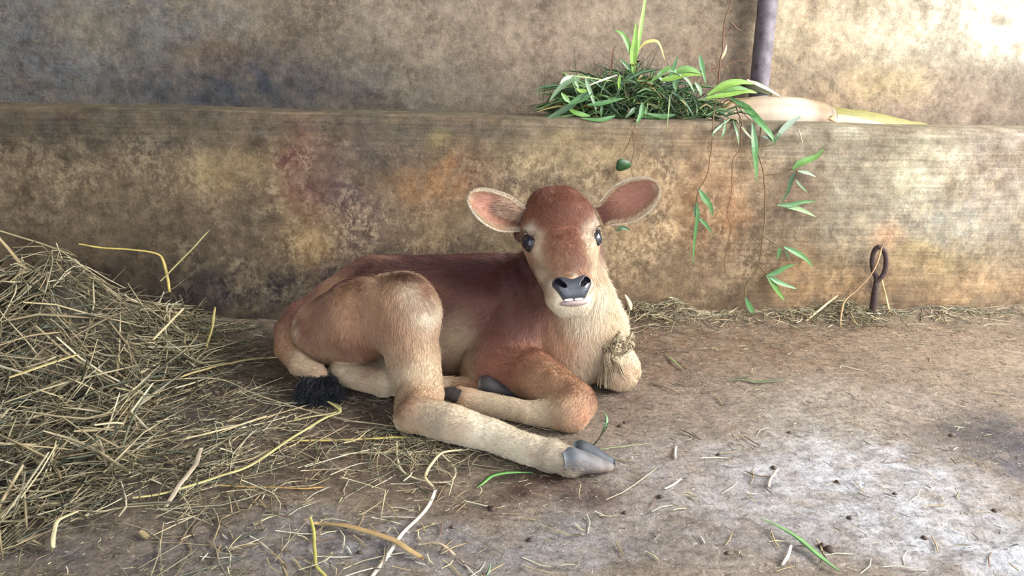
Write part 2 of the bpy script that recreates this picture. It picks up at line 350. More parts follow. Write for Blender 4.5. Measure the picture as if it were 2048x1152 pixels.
def leaf_geo(pts, w, c, n=12, up=(0, -1, .3), fold=.35, tip=None, base=.35, twist=0):
    """a grass blade or lance leaf: diamond section with a raised midrib, pointed tip"""
    cl = spline(pts, n); t, s, nn = frames(cl, up); u = np.linspace(0, 1, n)
    prof = np.minimum(1, base+(1-base)*sstep(0, .3, u))*np.clip((1-u)/.55, 0, 1)**.6; prof[-1] = .02
    wv = w*.5*prof; tw = twist*u
    S1 = s*np.cos(tw)[:, None]+nn*np.sin(tw)[:, None]; N1 = nn*np.cos(tw)[:, None]-s*np.sin(tw)[:, None]
    th_ = np.maximum(wv*.07, .00018)
    L_ = cl-S1*wv[:, None]+N1*(wv*fold)[:, None]; R_ = cl+S1*wv[:, None]+N1*(wv*fold)[:, None]
    T_ = cl+N1*th_[:, None]; B_ = cl-N1*th_[:, None]
    v = np.stack([L_, T_, R_, B_], 1).reshape(-1, 3)
    f = [tuple(q) for q in grid_faces(n, 4, True)]+[(3, 2, 1, 0), tuple(range((n-1)*4, n*4))]
    cc = np.repeat(lerp(V(c)*1.0, V(c)*1.15+V([.02, .03, 0]), u[:, None]), 4, 0); cc[1::4] *= 1.25
    return v, f, np.clip(cc, 0, 1)
# ------------------------------------------------------------------ the calf: one surface grown from a smooth union of tapered limbs
CR = lin(214, 192, 160)*.92; TAN = lin(190, 148, 114)*.80; MAU = lin(142, 94, 80)*.74; DRK = lin(98, 48, 42)*.56; RED = lin(156, 102, 80)*.74; PAL = lin(226, 212, 186)*.97
def J(px, py, Y, r):
    p = W(px, py, Y); return p, r/S(p)
def F(px, py, r, lift=0.0):          # centre of a limb that rests on the ground
    p = G(px, py, .03)
    for _ in range(5): rr = r/S(p); p = G(px, py, rr*.93+lift)
    return p, rr
GRP = {}
def cap(g, a, b, colr, k, hl=.009, hd=None, flat=None, ex=0):
    (pa, ra), (pb, rb) = a, b
    d = pb-pa if hd is None else V(hd, float)
    for q_ in GRP.get(g, []):
        if q_['t'] == 'c' and np.allclose(q_['b'], pa): k = min(k, .004)
    GRP.setdefault(g, []).append(dict(t='c', a=pa, b=pb, ra=ra, rb=rb, col=colr, k=k, hl=hl, hd=d/(np.linalg.norm(d)+1e-9), ex=ex,
                                      lo=np.minimum(pa-ra, pb-rb), hi=np.maximum(pa+ra, pb+rb)))
def ell(g, c, rad, R, colr, k, hl=.009, hd=(0, 0, -1), ex=0, sub=False):
    rad = V(rad, float); R = V(R, float); e = np.sqrt(((R.T*rad)**2).sum(1))
    d = V(hd, float)
    GRP.setdefault(g, []).append(dict(t='e', a=V(c, float), rad=rad, R=R, col=colr, k=k, hl=hl, hd=d/np.linalg.norm(d), ex=ex, sub=sub, lo=c-e, hi=c+e))
def sdf(q, p):
    if q['t'] == 'c':
        ab = q['b']-q['a']; t = np.clip((p-q['a'])@ab/(ab@ab+1e-12), 0, 1)
        d = p-q['a']-t[..., None]*ab; return np.sqrt((d*d).sum(-1))-(q['ra']+(q['rb']-q['ra'])*t)
    l = (p-q['a'])@q['R'].T; k0 = np.sqrt(((l/q['rad'])**2).sum(-1))+1e-9; k1 = np.sqrt(((l/q['rad']**2)**2).sum(-1))+1e-9
    return k0*(k0-1)/k1
def smin(a, b, k):
    h = np.maximum(k-np.abs(a-b), 0)/k; return np.minimum(a, b)-h*h*k*.25
# head frame
HO = W(1132, 462, -.43); pit = math.radians(22); yaw = math.radians(7.5); rl = math.radians(-4.5)
up_c = cu*math.cos(rl)*1.0+cr*math.sin(rl); rt_c = cr*math.cos(rl)-cu*math.sin(rl); fw_c = -cd
# yaw towards image right, then pitch the muzzle forward
fw1 = fw_c*math.cos(yaw)+rt_c*math.sin(yaw); HR = rt_c*math.cos(yaw)-fw_c*math.sin(yaw)
HU = up_c*math.cos(pit)-fw1*math.sin(pit); HF = fw1*math.cos(pit)+up_c*math.sin(pit)
def H(x, y, z): return HO+(HR*x+HU*y+HF*z)*.001
HM = V([HR, HU, HF])
# trunk (camera-near flank is tan, back dark)
BK = (-1, 0, -.35)
T = 'trunk'
cap(T, J(765, 622, -.225, 92), J(965, 624, -.25, 106), MAU, .05, .010, (-.9, -.1, -.55))
cap(T, J(965, 624, -.25, 106), J(1075, 632, -.285, 104), MAU, .05, .010, (-.8, -.1, -.6))
cap(T, J(765, 618, -.225, 90), J(690, 640, -.24, 76), TAN, .05, .008, (-1, -.1, -.3))
cap(T, J(735, 560, -.205, 34), J(645, 635, -.25, 42), MAU, .03, .007, (-1, 0, -.7))
cap(T, J(742, 546, -.19, 20), J(800, 556, -.17, 24), DRK, .03, .007, (-1, 0, -.3))
cap(T, J(800, 562, -.185, 44), J(1050, 556, -.23, 46), DRK, .03, .009, (-1, 0, -.3))
cap(T, J(690, 650, -.25, 66), J(650, 665, -.27, 46), TAN, .04, .007, (-.7, -.1, -.8))
cap(T, J(880, 690, -.30, 55), J(1000, 690, -.33, 55), TAN, .04, .014, (-.7, -.2, -.6))
cap(T, J(1075, 632, -.285, 98), J(1130, 690, -.33, 76), TAN, .05, .012, (-.2, -.3, -.9))
# chest / brisket
cap(T, J(1130, 655, -.33, 78), J(1142, 708, -.355, 62), TAN, .03, .012, (.1, -.2, -1))
# neck
cap(T, J(1085, 590, -.295, 78), J(1138, 500, -.33, 60), MAU, .04, .010, (-.5, -.2, -.8))
cap(T, J(1158, 560, -.36, 50), J(1172, 660, -.345, 66), CR, .04, .016, (.15, -.2, -1))
cap(T, J(1172, 660, -.345, 62), J(1165, 712, -.36, 52), CR, .03, .014, (.1, -.2, -1))
cap(T, J(1180, 590, -.31, 40), J(1194, 650, -.295, 56), PAL, .03, .014, (.2, -.1, -1))
# far shoulder, forearm and knee
L = 'farfront'
cap(L, J(1196, 655, -.29, 54), J(1222, 720, -.36, 42), CR, .03, .010)
cap(L, J(1222, 715, -.36, 40), F(1238, 738, 42), CR, .02, .006)
cap(L, F(1238, 738, 42), J(1170, 735, -.30, 26), CR, .02, .006)
# near front leg: shoulder, elbow, forearm, knee, folded cannon, fetlock, pastern
L = 'nearfront'
cap(L, J(1048, 640, -.345, 62), J(985, 722, -.385, 46), MAU, .04, .009, (-.4, -.3, -.8))
cap(L, F(966, 735, 44), J(1062, 748, -.435, 50), RED, .03, .009)
KN = F(1146, 806, 45)
cap(L, J(1062, 748, -.435, 49), KN, TAN*1.05, .03, .006)
cap(L, KN, F(1140, 826, 36), TAN, .012, .005)
FT = F(938, 801, 24)
cap(L, F(1136, 828, 33), F(1055, 826, 23), CR*.9, .018, .005)
cap(L, F(1055, 826, 23), FT, CR*.85, .012, .005)
cap(L, FT, J(922, 792, FT[0][1]+.010, 19), TAN, .012, .006)
# near hind leg: thigh, stifle, gaskin, hock, cannon, fetlock, pastern
L = 'nearhind'
cap(L, J(650, 664, -.30, 64), J(720, 640, -.33, 84), TAN, .04, .008, (.1, -.1, -1))
cap(L, J(720, 640, -.33, 82), J(806, 612, -.37, 62), TAN, .04, .009, (.2, -.1, -1))
cap(L, J(790, 606, -.36, 50), J(838, 628, -.40, 36), CR, .03, .009, (.1, -.1, -1))
cap(L, J(806, 628, -.38, 62), J(826, 712, -.42, 52), TAN, .03, .009)
HK = F(835, 828, 38)
cap(L, J(826, 712, -.42, 52), J(842, 785, -.475, 45), CR, .03, .007)
cap(L, J(842, 785, -.475, 44), HK, TAN, .025, .006)
cap(L, F(816, 838, 24), J(812, 800, -.50, 17), CR, .02, .006)
M1 = F(905, 848, 38); M2 = F(985, 872, 32); M3 = F(1062, 900, 30); FL = F(1102, 911, 31); PS = F(1140, 925, 28)
cap(L, HK, M1, CR, .02, .005); cap(L, M1, M2, PAL, .02, .005); cap(L, M2, M3, PAL, .02, .005)
cap(L, M3, FL, PAL, .014, .005); cap(L, FL, PS, lin(190, 172, 148)*.85, .014, .0125)
cap(L, F(1085, 934, 9), F(1100, 940, 8), lin(70, 56, 54), .006, .004)       # dew claw
# far hind leg, showing under the thigh
L = 'farhind'
cap(L, F(682, 748, 23), F(770, 768, 26), CR, .02, .006)
cap(L, F(770, 768, 26), J(900, 770, -.40, 16), CR, .02, .006)
cap(L, J(900, 770, -.40, 16), J(972, 778, -.43, 20), TAN, .02, .006)
cap(L, F(690, 745, 22), J(760, 700, -.30, 40), CR, .02, .006)
# tail
L = 'tail'
tp = [J(650, 592, -.235, 17), J(598, 622, -.262, 18), J(569, 660, -.292, 19), J(570, 698, -.325, 20), J(596, 728, -.365, 20), J(632, 745, -.385, 17), J(650, 758, -.39, 13)]
for k_ in range(len(tp)-1): cap(L, tp[k_], tp[k_+1], [MAU, MAU, TAN*.8, TAN*.95, CR*.9, TAN][k_], .004, .0055)
# head
L = 'head'
DN = -HU
def hs(x, y, z, r): return H(x, y, z), r*.001
HRED = lin(154, 98, 72)*.72; HD = lin(128, 76, 60)*.66
ell(L, H(2, 42, -56), (.0675, .058, .055), HM, HRED, .02, .007, HU*.8)
ell(L, H(-17, 86, -52), (.026, .022, .026), HM, HD, .02, .006, HU)
ell(L, H(16, 88, -52), (.026, .022, .026), HM, HD, .02, .006, HU)
cap(L, hs(-46, 8, -47, 24), hs(-27, -36, -44, 19), TAN, .02, .004, DN)
cap(L, hs(48, 8, -47, 24), hs(28, -36, -44, 19), CR, .02, .004, DN)
cap(L, hs(0, 20, -42, 42), hs(0, -40, -42, 38), HRED, .03, .006, DN)
cap(L, hs(0, -40, -42, 38), hs(0, -82, -37, 24), TAN, .03, .005, DN)
cap(L, hs(-24, -5, -84, 32), hs(-12, -98, -56, 21), TAN, .03, .005, DN)
cap(L, hs(26, -5, -84, 32), hs(13, -98, -56, 21), CR, .03, .006, DN)
cap(L, hs(-19, -92, -39, 21), hs(19, -92, -39, 21), TAN, .02, .004, DN)
cap(L, hs(-21, -106, -43, 18), hs(21, -106, -43, 18), CR, .014, .005, DN)      # upper lip pads
cap(L, hs(-10, -119, -48, 17), hs(10, -119, -48, 17), PAL, .012, .008, DN)       # chin
cap(L, hs(-52, 36, -62, 15), hs(-66, 33, -70, 11), HD, .015, .006, HR*-1)       # ear roots
cap(L, hs(52, 36, -62, 15), hs(66, 36, -70, 11), HD, .015, .006, HR)
for sx in (-1, 1):
    for q_ in ((19.5, -90, -12, .0115, .0068, .024), (24.5, -86, -15, .0085, .0078, .022)):
        a_ = HR*math.cos(.75)*sx+HU*math.sin(.75); b_ = -HR*math.sin(.75)*sx+HU*math.cos(.75)
        ell(L, H(sx*q_[0], q_[1], q_[2]), q_[3:], V([a_, b_, HF]), lin(30, 24, 26), .004, sub=True)
    ell(L, H(sx*57.5, 1, -38), (.0148, .0158, .0148), HM, TAN, .006, .004, DN, sub=True)   # eye sockets
GK = dict(trunk=.03, farfront=.014, nearfront=.013, nearhind=.014, farhind=.010, tail=.002, head=.022)
def field(p, lo=None, hi=None, store=None):
    F_ = None
    for g, prims in GRP.items():
        fg = np.full(p.shape[:-1], .2)
        for q in prims:
            d = sdf(q, p)
            if store is not None: store.append((d, q, g))
            fg = np.maximum(fg, -d) if q.get('sub') else smin(fg, d, q['k'])
        F_ = fg if F_ is None else smin(F_, fg, GK[g])
    return F_
def build_grid(h, lo, hi):
    n = np.ceil((hi-lo)/h).astype(int)+1; ax = [lo[i]+np.arange(n[i])*h for i in range(3)]
    Ft = np.full(n, .2)
    for g, prims in GRP.items():
        fg = np.full(n, .2, np.float64)
        for q in prims:
            m = max(q['k'], GK[g], .02)+2*h
            i0 = np.maximum(np.floor((q['lo']-m-lo)/h).astype(int), 0); i1 = np.minimum(np.ceil((q['hi']+m-lo)/h).astype(int)+1, n)
            if (i1 <= i0).any(): continue
            sl = tuple(slice(a, b) for a, b in zip(i0, i1))
            p = np.stack(np.meshgrid(*[ax[i][sl[i]] for i in range(3)], indexing='ij'), -1)
            d = sdf(q, p); fg[sl] = np.maximum(fg[sl], -d) if q.get('sub') else smin(fg[sl], d, q['k'])
        Ft = smin(Ft, fg, GK[g])
    return Ft, ax
def surface_nets(Fv, lo, h):
    n = V(Fv.shape); ins = Fv < 0
    off = [(a, b, c) for a in (0, 1) for b in (0, 1) for c in (0, 1)]
    cnt = sum(ins[a:n[0]-1+a, b:n[1]-1+b, c:n[2]-1+c].astype(np.int8) for a, b, c in off)
    act = np.argwhere((cnt > 0) & (cnt < 8)); idx = np.full(n-1, -1, np.int64); idx[tuple(act.T)] = np.arange(len(act))
    vals = {o: Fv[act[:, 0]+o[0], act[:, 1]+o[1], act[:, 2]+o[2]] for o in off}
    acc = np.zeros((len(act), 3)); w = np.zeros(len(act))
    for a in off:
        for ax in range(3):
            if a[ax]: continue
            b = tuple(a[i]+(i == ax) for i in range(3)); fa, fb = vals[a], vals[b]; m = (fa < 0) != (fb < 0)
            t = np.where(m, fa/(fa-fb+1e-12), 0); pt = V(a, float)+V([float(i == ax) for i in range(3)])*t[:, None]
            acc += pt*m[:, None]; w += m
    v = lo+(act+acc/w[:, None])*h; faces = []
    for ax in range(3):
        b, c = (ax+1) % 3, (ax+2) % 3
        sl0 = [slice(1, n[i]-1) for i in range(3)]; sl1 = list(sl0); sl0[ax] = slice(0, n[ax]-1); sl1[ax] = slice(1, n[ax])
        A = ins[tuple(sl0)]; B = ins[tuple(sl1)]; e = np.argwhere(A != B)
        base = e+V([0 if i == ax else 1 for i in range(3)]); s = A[tuple(e.T)]
        q = []
        for db, dc in ((1, 1), (0, 1), (0, 0), (1, 0)):
            k = base.copy(); k[:, b] -= db; k[:, c] -= dc; q.append(idx[tuple(k.T)])
        q = np.stack(q, 1); q[~s] = q[~s][:, ::-1]; faces.append(q)
    f = np.vstack(faces); return v, f[(f >= 0).all(1)]
hh = .0032; lo = V([-.30, -.86, -.02]); hi = V([.52, -.03, .44])
Fv, ax_ = build_grid(hh, lo, hi)
Fv = np.maximum(Fv, -(ax_[2][None, None, :]-.0015))
bv, bf = surface_nets(Fv, lo, hh); del Fv
# keep only the largest piece is not needed: the union is connected; compute blended colour and lie of the hair
PAINTS = []
_z = (bv-CAM)@cd; _pj = np.stack([1024+FPX*((bv-CAM)@cr)/_z, 576-FPX*((bv-CAM)@cu)/_z, _z], 1)
def pt(px, py, Y, r, colr, st=.8, R=None):      # coat marking, also a crease shaded into the coat
    dxy = (_pj[:, 0]-px)**2+(_pj[:, 1]-py)**2; k = np.where(dxy < 49)[0]
    p = bv[k[np.argmin(_pj[k, 2])]] if len(k) else W(px, py, Y); PAINTS.append((p, r/S(p), colr, st))
def hpt(x, y, z, r, colr, st=.8): PAINTS.append((H(x, y, z), r*.001, colr, st))
# back stripe, flank, belly
for x in range(800, 1060, 40): pt(x, 528, -.2, 42, DRK, .75)
for x in range(900, 1080, 40): pt(x, 585, -.33, 62, MAU, .6)
pt(690, 560, -.24, 40, DRK, .6); pt(735, 530, -.2, 36, DRK, .8); pt(640, 610, -.27, 30, MAU, .6); pt(610, 660, -.34, 40, RED, .5)
pt(700, 700, -.40, 42, RED, .65); pt(740, 730, -.41, 34, RED, .5); pt(590, 640, -.3, 20, DRK, .5)
pt(820, 575, -.42, 34, PAL*.8, .6); pt(860, 640, -.43, 34, PAL, .75); pt(850, 600, -.41, 22, MAU, .4)
pt(700, 620, -.42, 60, TAN, .5); pt(880, 560, -.33, 30, RED, .5)
pt(900, 680, -.37, 55, lin(196, 170, 136)*.8, .8); pt(930, 720, -.39, 40, lin(190, 165, 130)*.8, .7)
pt(1010, 650, -.39, 60, MAU, .6); pt(970, 735, -.42, 45, RED, .75); pt(1030, 720, -.46, 40, RED, .6)
pt(1110, 700, -.44, 45, lin(206, 160, 124)*.85, .6); pt(1165, 745, -.42, 40, PAL, .5)
pt(850, 740, -.5, 50, CR, .6); pt(800, 700, -.46, 36, TAN, .5); pt(800, 810, -.53, 25, RED*1.2, .5)  # last spot paints the shaded hollow above the hock
pt(860, 830, -.56, 30, lin(150, 130, 112)*.8, .5); pt(1060, 895, -.70, 22, lin(178, 156, 130)*.85, .55); pt(905, 850, -.6, 26, TAN, .4)
pt(1170, 840, -.6, 26, lin(190, 128, 96)*.85, .6); pt(1185, 790, -.55, 22, MAU, .5); pt(1140, 770, -.52, 24, MAU, .45)
pt(1230, 700, -.4, 30, PAL, .6); pt(1255, 750, -.45, 30, TAN*1.1, .5); pt(1180, 640, -.42, 40, PAL, .7); pt(1205, 600, -.38, 35, PAL, .8); pt(1060, 900, -.70, 10, TAN, .4)
pt(1075, 560, -.33, 40, DRK, .6)
for x, y in ((585, 640), (588, 675), (604, 702), (632, 722)): pt(x, y, -.33, 10, PAL, .5)
pt(785, 545, -.25, 34, DRK, .55)
for x, y in ((640, 588), (665, 570), (690, 556), (715, 545), (740, 538), (770, 540), (800, 545), (830, 550)): pt(x, y, -.25, 22, DRK, .7)
pt(850, 575, -.3, 18, RED, .6); pt(868, 610, -.35, 14, RED, .5); pt(1050, 600, -.36, 50, MAU*.85, .5)
for x in range(900, 1060, 30): pt(x, 545, -.27, 40, DRK, .6)
# face: red crown and bridge, cream cheeks, spectacles and muzzle ring
hpt(0, 20, 0, 34, HRED, .8); hpt(0, -8, 0, 26, HRED*.9, .8); hpt(0, -35, 0, 22, lin(160, 112, 90)*.75, .75); hpt(0, -62, 0, 20, lin(160, 118, 98)*.8, .8)
hpt(-30, -50, -22, 18, TAN, .5); hpt(0, 60, -5, 50, HD, .55); hpt(-50, 40, -30, 26, HRED, .6); hpt(50, 40, -30, 26, HRED, .6)
for sx in (-1, 1):
    hpt(sx*46, 2, -20, 15, PAL if sx > 0 else CR, .7); hpt(sx*55, 22, -28, 13, PAL, .75); hpt(sx*48, -24, -22, 18, CR, .7)
    hpt(sx*34, -88, -22, 15, PAL, .8); hpt(sx*40, -60, -45, 22, CR, .7); hpt(sx*26, -116, -22, 16, PAL, .9)
    hpt(sx*58, 1, -31, 15.5, lin(86, 64, 58), .75)
hpt(0, -78, 2, 9, PAL, .5)
for sx in (-1, 1): hpt(sx*21, -89, -26, 13, lin(30, 24, 26), 1.); hpt(0, -138, -40, 30, PAL, .85)
def shade(P, nrm=None):
    st = []; field(P, store=st)
    D = np.stack([d for d, q, g in st], 1); w = np.exp(-np.clip(D-D.min(1, keepdims=True), 0, 1)/.006)
    w *= V([0. if q.get('sub') else 1. for d, q, g in st]); w /= w.sum(1, keepdims=True)+1e-9
    c = w@V([q['col'] for d, q, g in st]); hd = w@V([q['hd'] for d, q, g in st]); hl = w@V([q['hl'] for d, q, g in st])
    wob = np.stack([fbm(P*22+k, 3) for k in (1.3, 8.8, 4.1)], -1)*.010
    for (p, r, cc, s) in PAINTS:
        ww = (s*np.exp(-(((P+wob-p)**2).sum(1)/r**2)**1.3))[:, None]; c = c*(1-ww)+cc*ww
    headw = w@V([1. if g == 'head' else 0. for d, q, g in st])
    return c, hd, hl, headw
cB, hdB, hlB, hwB = shade(bv)
calf = empty('calf', 'light brown calf lying curled on the dirt beside the low wall, head turned', 'calf', (.12, -.38, 0))
body = mesh('body', bv, bf, MAT['skin'], calf, cB*.9)
me = body.data
# small folds on the neck and ribs
nrmB = np.zeros(len(bv)*3, np.float32); me.vertices.foreach_get('normal', nrmB); nrmB = nrmB.reshape(-1, 3)
w1 = sstep(.16, .24, bv[:, 0])*sstep(.34, .28, bv[:, 0])*(1-hwB)*sstep(.05, .12, bv[:, 2])
bv2 = bv+nrmB*(np.sin(bv[:, 0]*230+bv[:, 2]*60+fbm(bv*12, 2)*2)*.0011*w1+fbm(bv*V([30, 30, 30]), 2)*.0012*(1-hwB))[:, None]
me.vertices.foreach_set('co', bv2.astype(np.float32).ravel()); me.update(); bv = bv2
me.vertices.foreach_get('normal', nb := np.zeros(len(bv)*3, np.float32)); nrmB = nb.reshape(-1, 3)

# ---- ears
def ear_geo(base, tip, depth_b, depth_t, wid, colo, coli, up_bias, cup=.42, bend=0.0):
    b = W(base[0], base[1], depth_b); t = W(tip[0], tip[1], depth_t); ax = t-b; Ln = np.linalg.norm(ax); ax /= Ln
    nrm = -cd-ax*(-cd@ax); nrm = nrm/np.linalg.norm(nrm)+cu*up_bias; nrm -= ax*(nrm@ax); nrm /= np.linalg.norm(nrm)
    sd = np.cross(nrm, ax); sd /= np.linalg.norm(sd)
    if sd@cu < 0: sd = -sd
    ns, nt = 26, 21; s = np.linspace(0, 1, ns); tt = np.linspace(-1, 1, nt)
    prof = (.46+.54*sstep(-.05, .50, s))*np.sqrt(np.clip(1-np.clip((s-.56)/.45, 0, 1)**2.3, 0.0, 1))
    w_ = wid*.5*prof
    Sg, Tg = np.meshgrid(s, tt, indexing='ij'); Wg = w_[:, None]
    curl = cup*(1.15-.75*Sg)
    ang = Tg*(1.0-.35*Sg)
    lat = np.sin(ang)/np.sin(1.0)*Wg*1.05; dep = (1-np.cos(ang))*Wg*(.9+curl)
    c = b+ax*(Sg*Ln)[..., None]+sd*(lat+bend*np.sin(Sg*np.pi)*Ln)[..., None]+nrm*(dep-.006*np.sin(Sg*3.14))[..., None]
    thk = .0028*(1-.5*np.abs(Tg)**3)*(1-.4*Sg)
    out = c-nrm*thk[..., None]*1.6; V_ = np.concatenate([c.reshape(-1, 3), out.reshape(-1, 3)])
    f1 = grid_faces(ns, nt); n = ns*nt; f2 = f1[:, ::-1]+n
    rim = [(i, 0) for i in range(ns)]+[(ns-1, j) for j in range(1, nt)]+[(i, nt-1) for i in range(ns-2, -1, -1)]+[(0, j) for j in range(nt-2, 0, -1)]
    ri = [i*nt+j for i, j in rim]; fr = V([(ri[k], ri[(k+1) % len(ri)], ri[(k+1) % len(ri)]+n, ri[k]+n) for k in range(len(ri))])
    e = np.clip(np.abs(Tg)**9+sstep(.93, 1, Sg), 0, 1)[..., None]
    ci = coli*(1-e)+colo*1.25*e; mt = fbm(c*35, 3)[..., None]; ci = ci*(1+.2*mt)
    dk = (sstep(.30, 0, Sg)*.5)[..., None]; ci = ci*(1-dk)+lin(110, 66, 56)*.7*dk
    C_ = np.concatenate([ci.reshape(-1, 3), np.tile(colo, (n, 1))]); return V_, np.vstack([f1, f2, fr]), np.clip(C_, 0, 1), (c, out, ax, nrm, sd, Sg, Tg)
PNK = lin(196, 142, 122)*.66
EY = HO[1]
earL = ear_geo((1052, 444), (940, 394), EY+.075, EY+.045, .066, TAN*1.05, PNK, .12, .5, -.03)
PNK = lin(178, 122, 106)*.62
earR = ear_geo((1200, 434), (1314, 373), EY+.065, EY+.05, .074, TAN*1.05, PNK, .05, .35, .0)
# ---- nose pad with nostrils, lips and teeth: own small field, finer grid
GR0 = GRP; GRP = {}
GK.update(nose=.006, lipp=.004)
cap('nose', hs(-15.5, -89, -25, 13.5), hs(15.5, -89, -25, 13.5), lin(72, 72, 78), .014)
cap('nose', hs(-11, -104, -26, 14), hs(11, -104, -26, 14), lin(84, 82, 86), .012)
cap('nose', hs(-22, -85, -23, 8), hs(22, -85, -23, 8), lin(72, 72, 78), .012); cap('nose', hs(-23.5, -89, -22, 7.5), hs(-19, -97, -20, 7), lin(72, 72, 78), .008); cap('nose', hs(23.5, -89, -22, 7.5), hs(19, -97, -20, 7), lin(72, 72, 78), .008)
for sx in (-1, 1):
    a_ = HR*math.cos(.75)*sx+HU*math.sin(.75); b_ = -HR*math.sin(.75)*sx+HU*math.cos(.75)
    ell('nose', H(sx*19.5, -90.5, -8), (.0100, .0044, .017), V([a_, b_, HF]), lin(20, 18, 22), .004, sub=True)
    ell('nose', H(sx*25.0, -86, -11), (.0064, .0062, .015), V([a_, b_, HF]), lin(20, 18, 22), .004, sub=True)
NOSEP = GRP['nose']; GRP = GR0
# ---- fur
furP, furD, furL, furC, furR = [], [], [], [], []
def scatter(vv, ff, n):
    a = vv[ff[:, 0]]; b = vv[ff[:, 1]]; c = vv[ff[:, 2]]; d = vv[ff[:, 3]]
    ar = np.linalg.norm(np.cross(c-a, d-b), axis=1)*.5
    return ar
tri_w = scatter(bv, bf, 0); ctr = bv[bf].mean(1)
dens = tri_w*(ctr[:, 2] > .004)*(1+1.2*hwB[bf[:, 0]])
# leave the nose, eyes and mouth bare
def hl_(P): return (P-HO)@HM.T*1000
hloc = hl_(ctr)
def bare(l): 
    nose = (np.abs(l[:, 0]) < 31-(np.clip(-(l[:, 1]+84), 0, 40))*.30) & (l[:, 1] < -78) & (l[:, 1] > -118) & (l[:, 2] > -30)
    eye = ((np.abs(l[:, 0])-57.5)**2+(l[:, 1]-1)**2+(l[:, 2]+36.5)**2 < 16.3**2)
    return nose | eye
dens[bare(hloc)] = 0
NF = 330000
pick = rng.choice(len(bf), NF, p=dens/dens.sum())
r1, r2 = rng.random(NF)[:, None], rng.random(NF)[:, None]; q4 = bv[bf[pick]]
root = (q4[:, 0]*(1-r1)+q4[:, 1]*r1)*(1-r2)+(q4[:, 3]*(1-r1)+q4[:, 2]*r1)*r2
qn = nrmB[bf[pick]].mean(1); qn /= np.linalg.norm(qn, axis=1)[:, None]
qd = hdB[bf[pick]].mean(1); ql = hlB[bf[pick]].mean(1); qc = cB[bf[pick]].mean(1); qh = hwB[bf[pick, 0]]
# whorl on the forehead
l = hl_(root); rad = np.stack([l[:, 0], (l[:, 1]-6)*1.0], 1); rn = np.linalg.norm(rad, axis=1)[:, None]+1e-6; rad /= rn
fw = (qh > .5)[:, None]*np.exp(-(rn/55)**4)*(l[:, 2] > -60)[:, None]
sw = HR*(rad[:, :1]*.75-rad[:, 1:]*.25)+HU*(rad[:, 1:]*1.0+rad[:, :1]*.25); qd = qd*(1-fw)+sw*fw
qd = qd+np.stack([fbm(root*28+k, 3) for k in (2., 19., 37.)], -1)*.5+np.stack([fbm(root*95+k, 2) for k in (5., 29., 47.)], -1)*(.12+.5*qh)[:, None]
qd -= qn*(qd*qn).sum(1)[:, None]; qd /= np.linalg.norm(qd, axis=1)[:, None]+1e-6
def add_fur(root, qn, qd, ql, qc, lift=.30, rad=.00024):
    n = len(root); L_ = ql*(0.65+.7*rng.random(n)); jit = rng.normal(0, .16, (n, 3)); d = qd+jit; d /= np.linalg.norm(d, axis=1)[:, None]
    lf = lift*(.6+.8*rng.random(n))[:, None]
    u = V([0, .33, .66, 1.]); pts = [root-qn*.0006]
    for k in u[1:]: pts.append(root+(d*k+qn*lf*(k-.55*k*k))*L_[:, None])
    P_ = np.stack(pts, 1); P_[:, :, 2] = np.maximum(P_[:, :, 2], .001)
    c = qc*(1+rng.normal(0, .16, n))[:, None]*(1+rng.normal(0, .03, (n, 3)))
    furP.append(P_); furC.append(np.clip(c, .01, .95)); furR.append(V([1, .9, .65, .2])[None]*np.broadcast_to(rad, n)[:, None])
_g = GRP; GRP = {'nose': NOSEP}; dn = field(root); GRP = _g
keep = (dn > .0018) & ~(((np.abs(l[:, 0]) < 30) & (l[:, 1] < -108) & (l[:, 1] > -124) & (l[:, 2] > -40)))
root, qn, qd, ql, qc, qh = root[keep], qn[keep], qd[keep], ql[keep], qc[keep], qh[keep]
add_fur(root, qn, qd, ql*(1+.35*fbm(root*20, 2))*(1-.18*qh), qc, .26, .00024*(1-.28*qh))
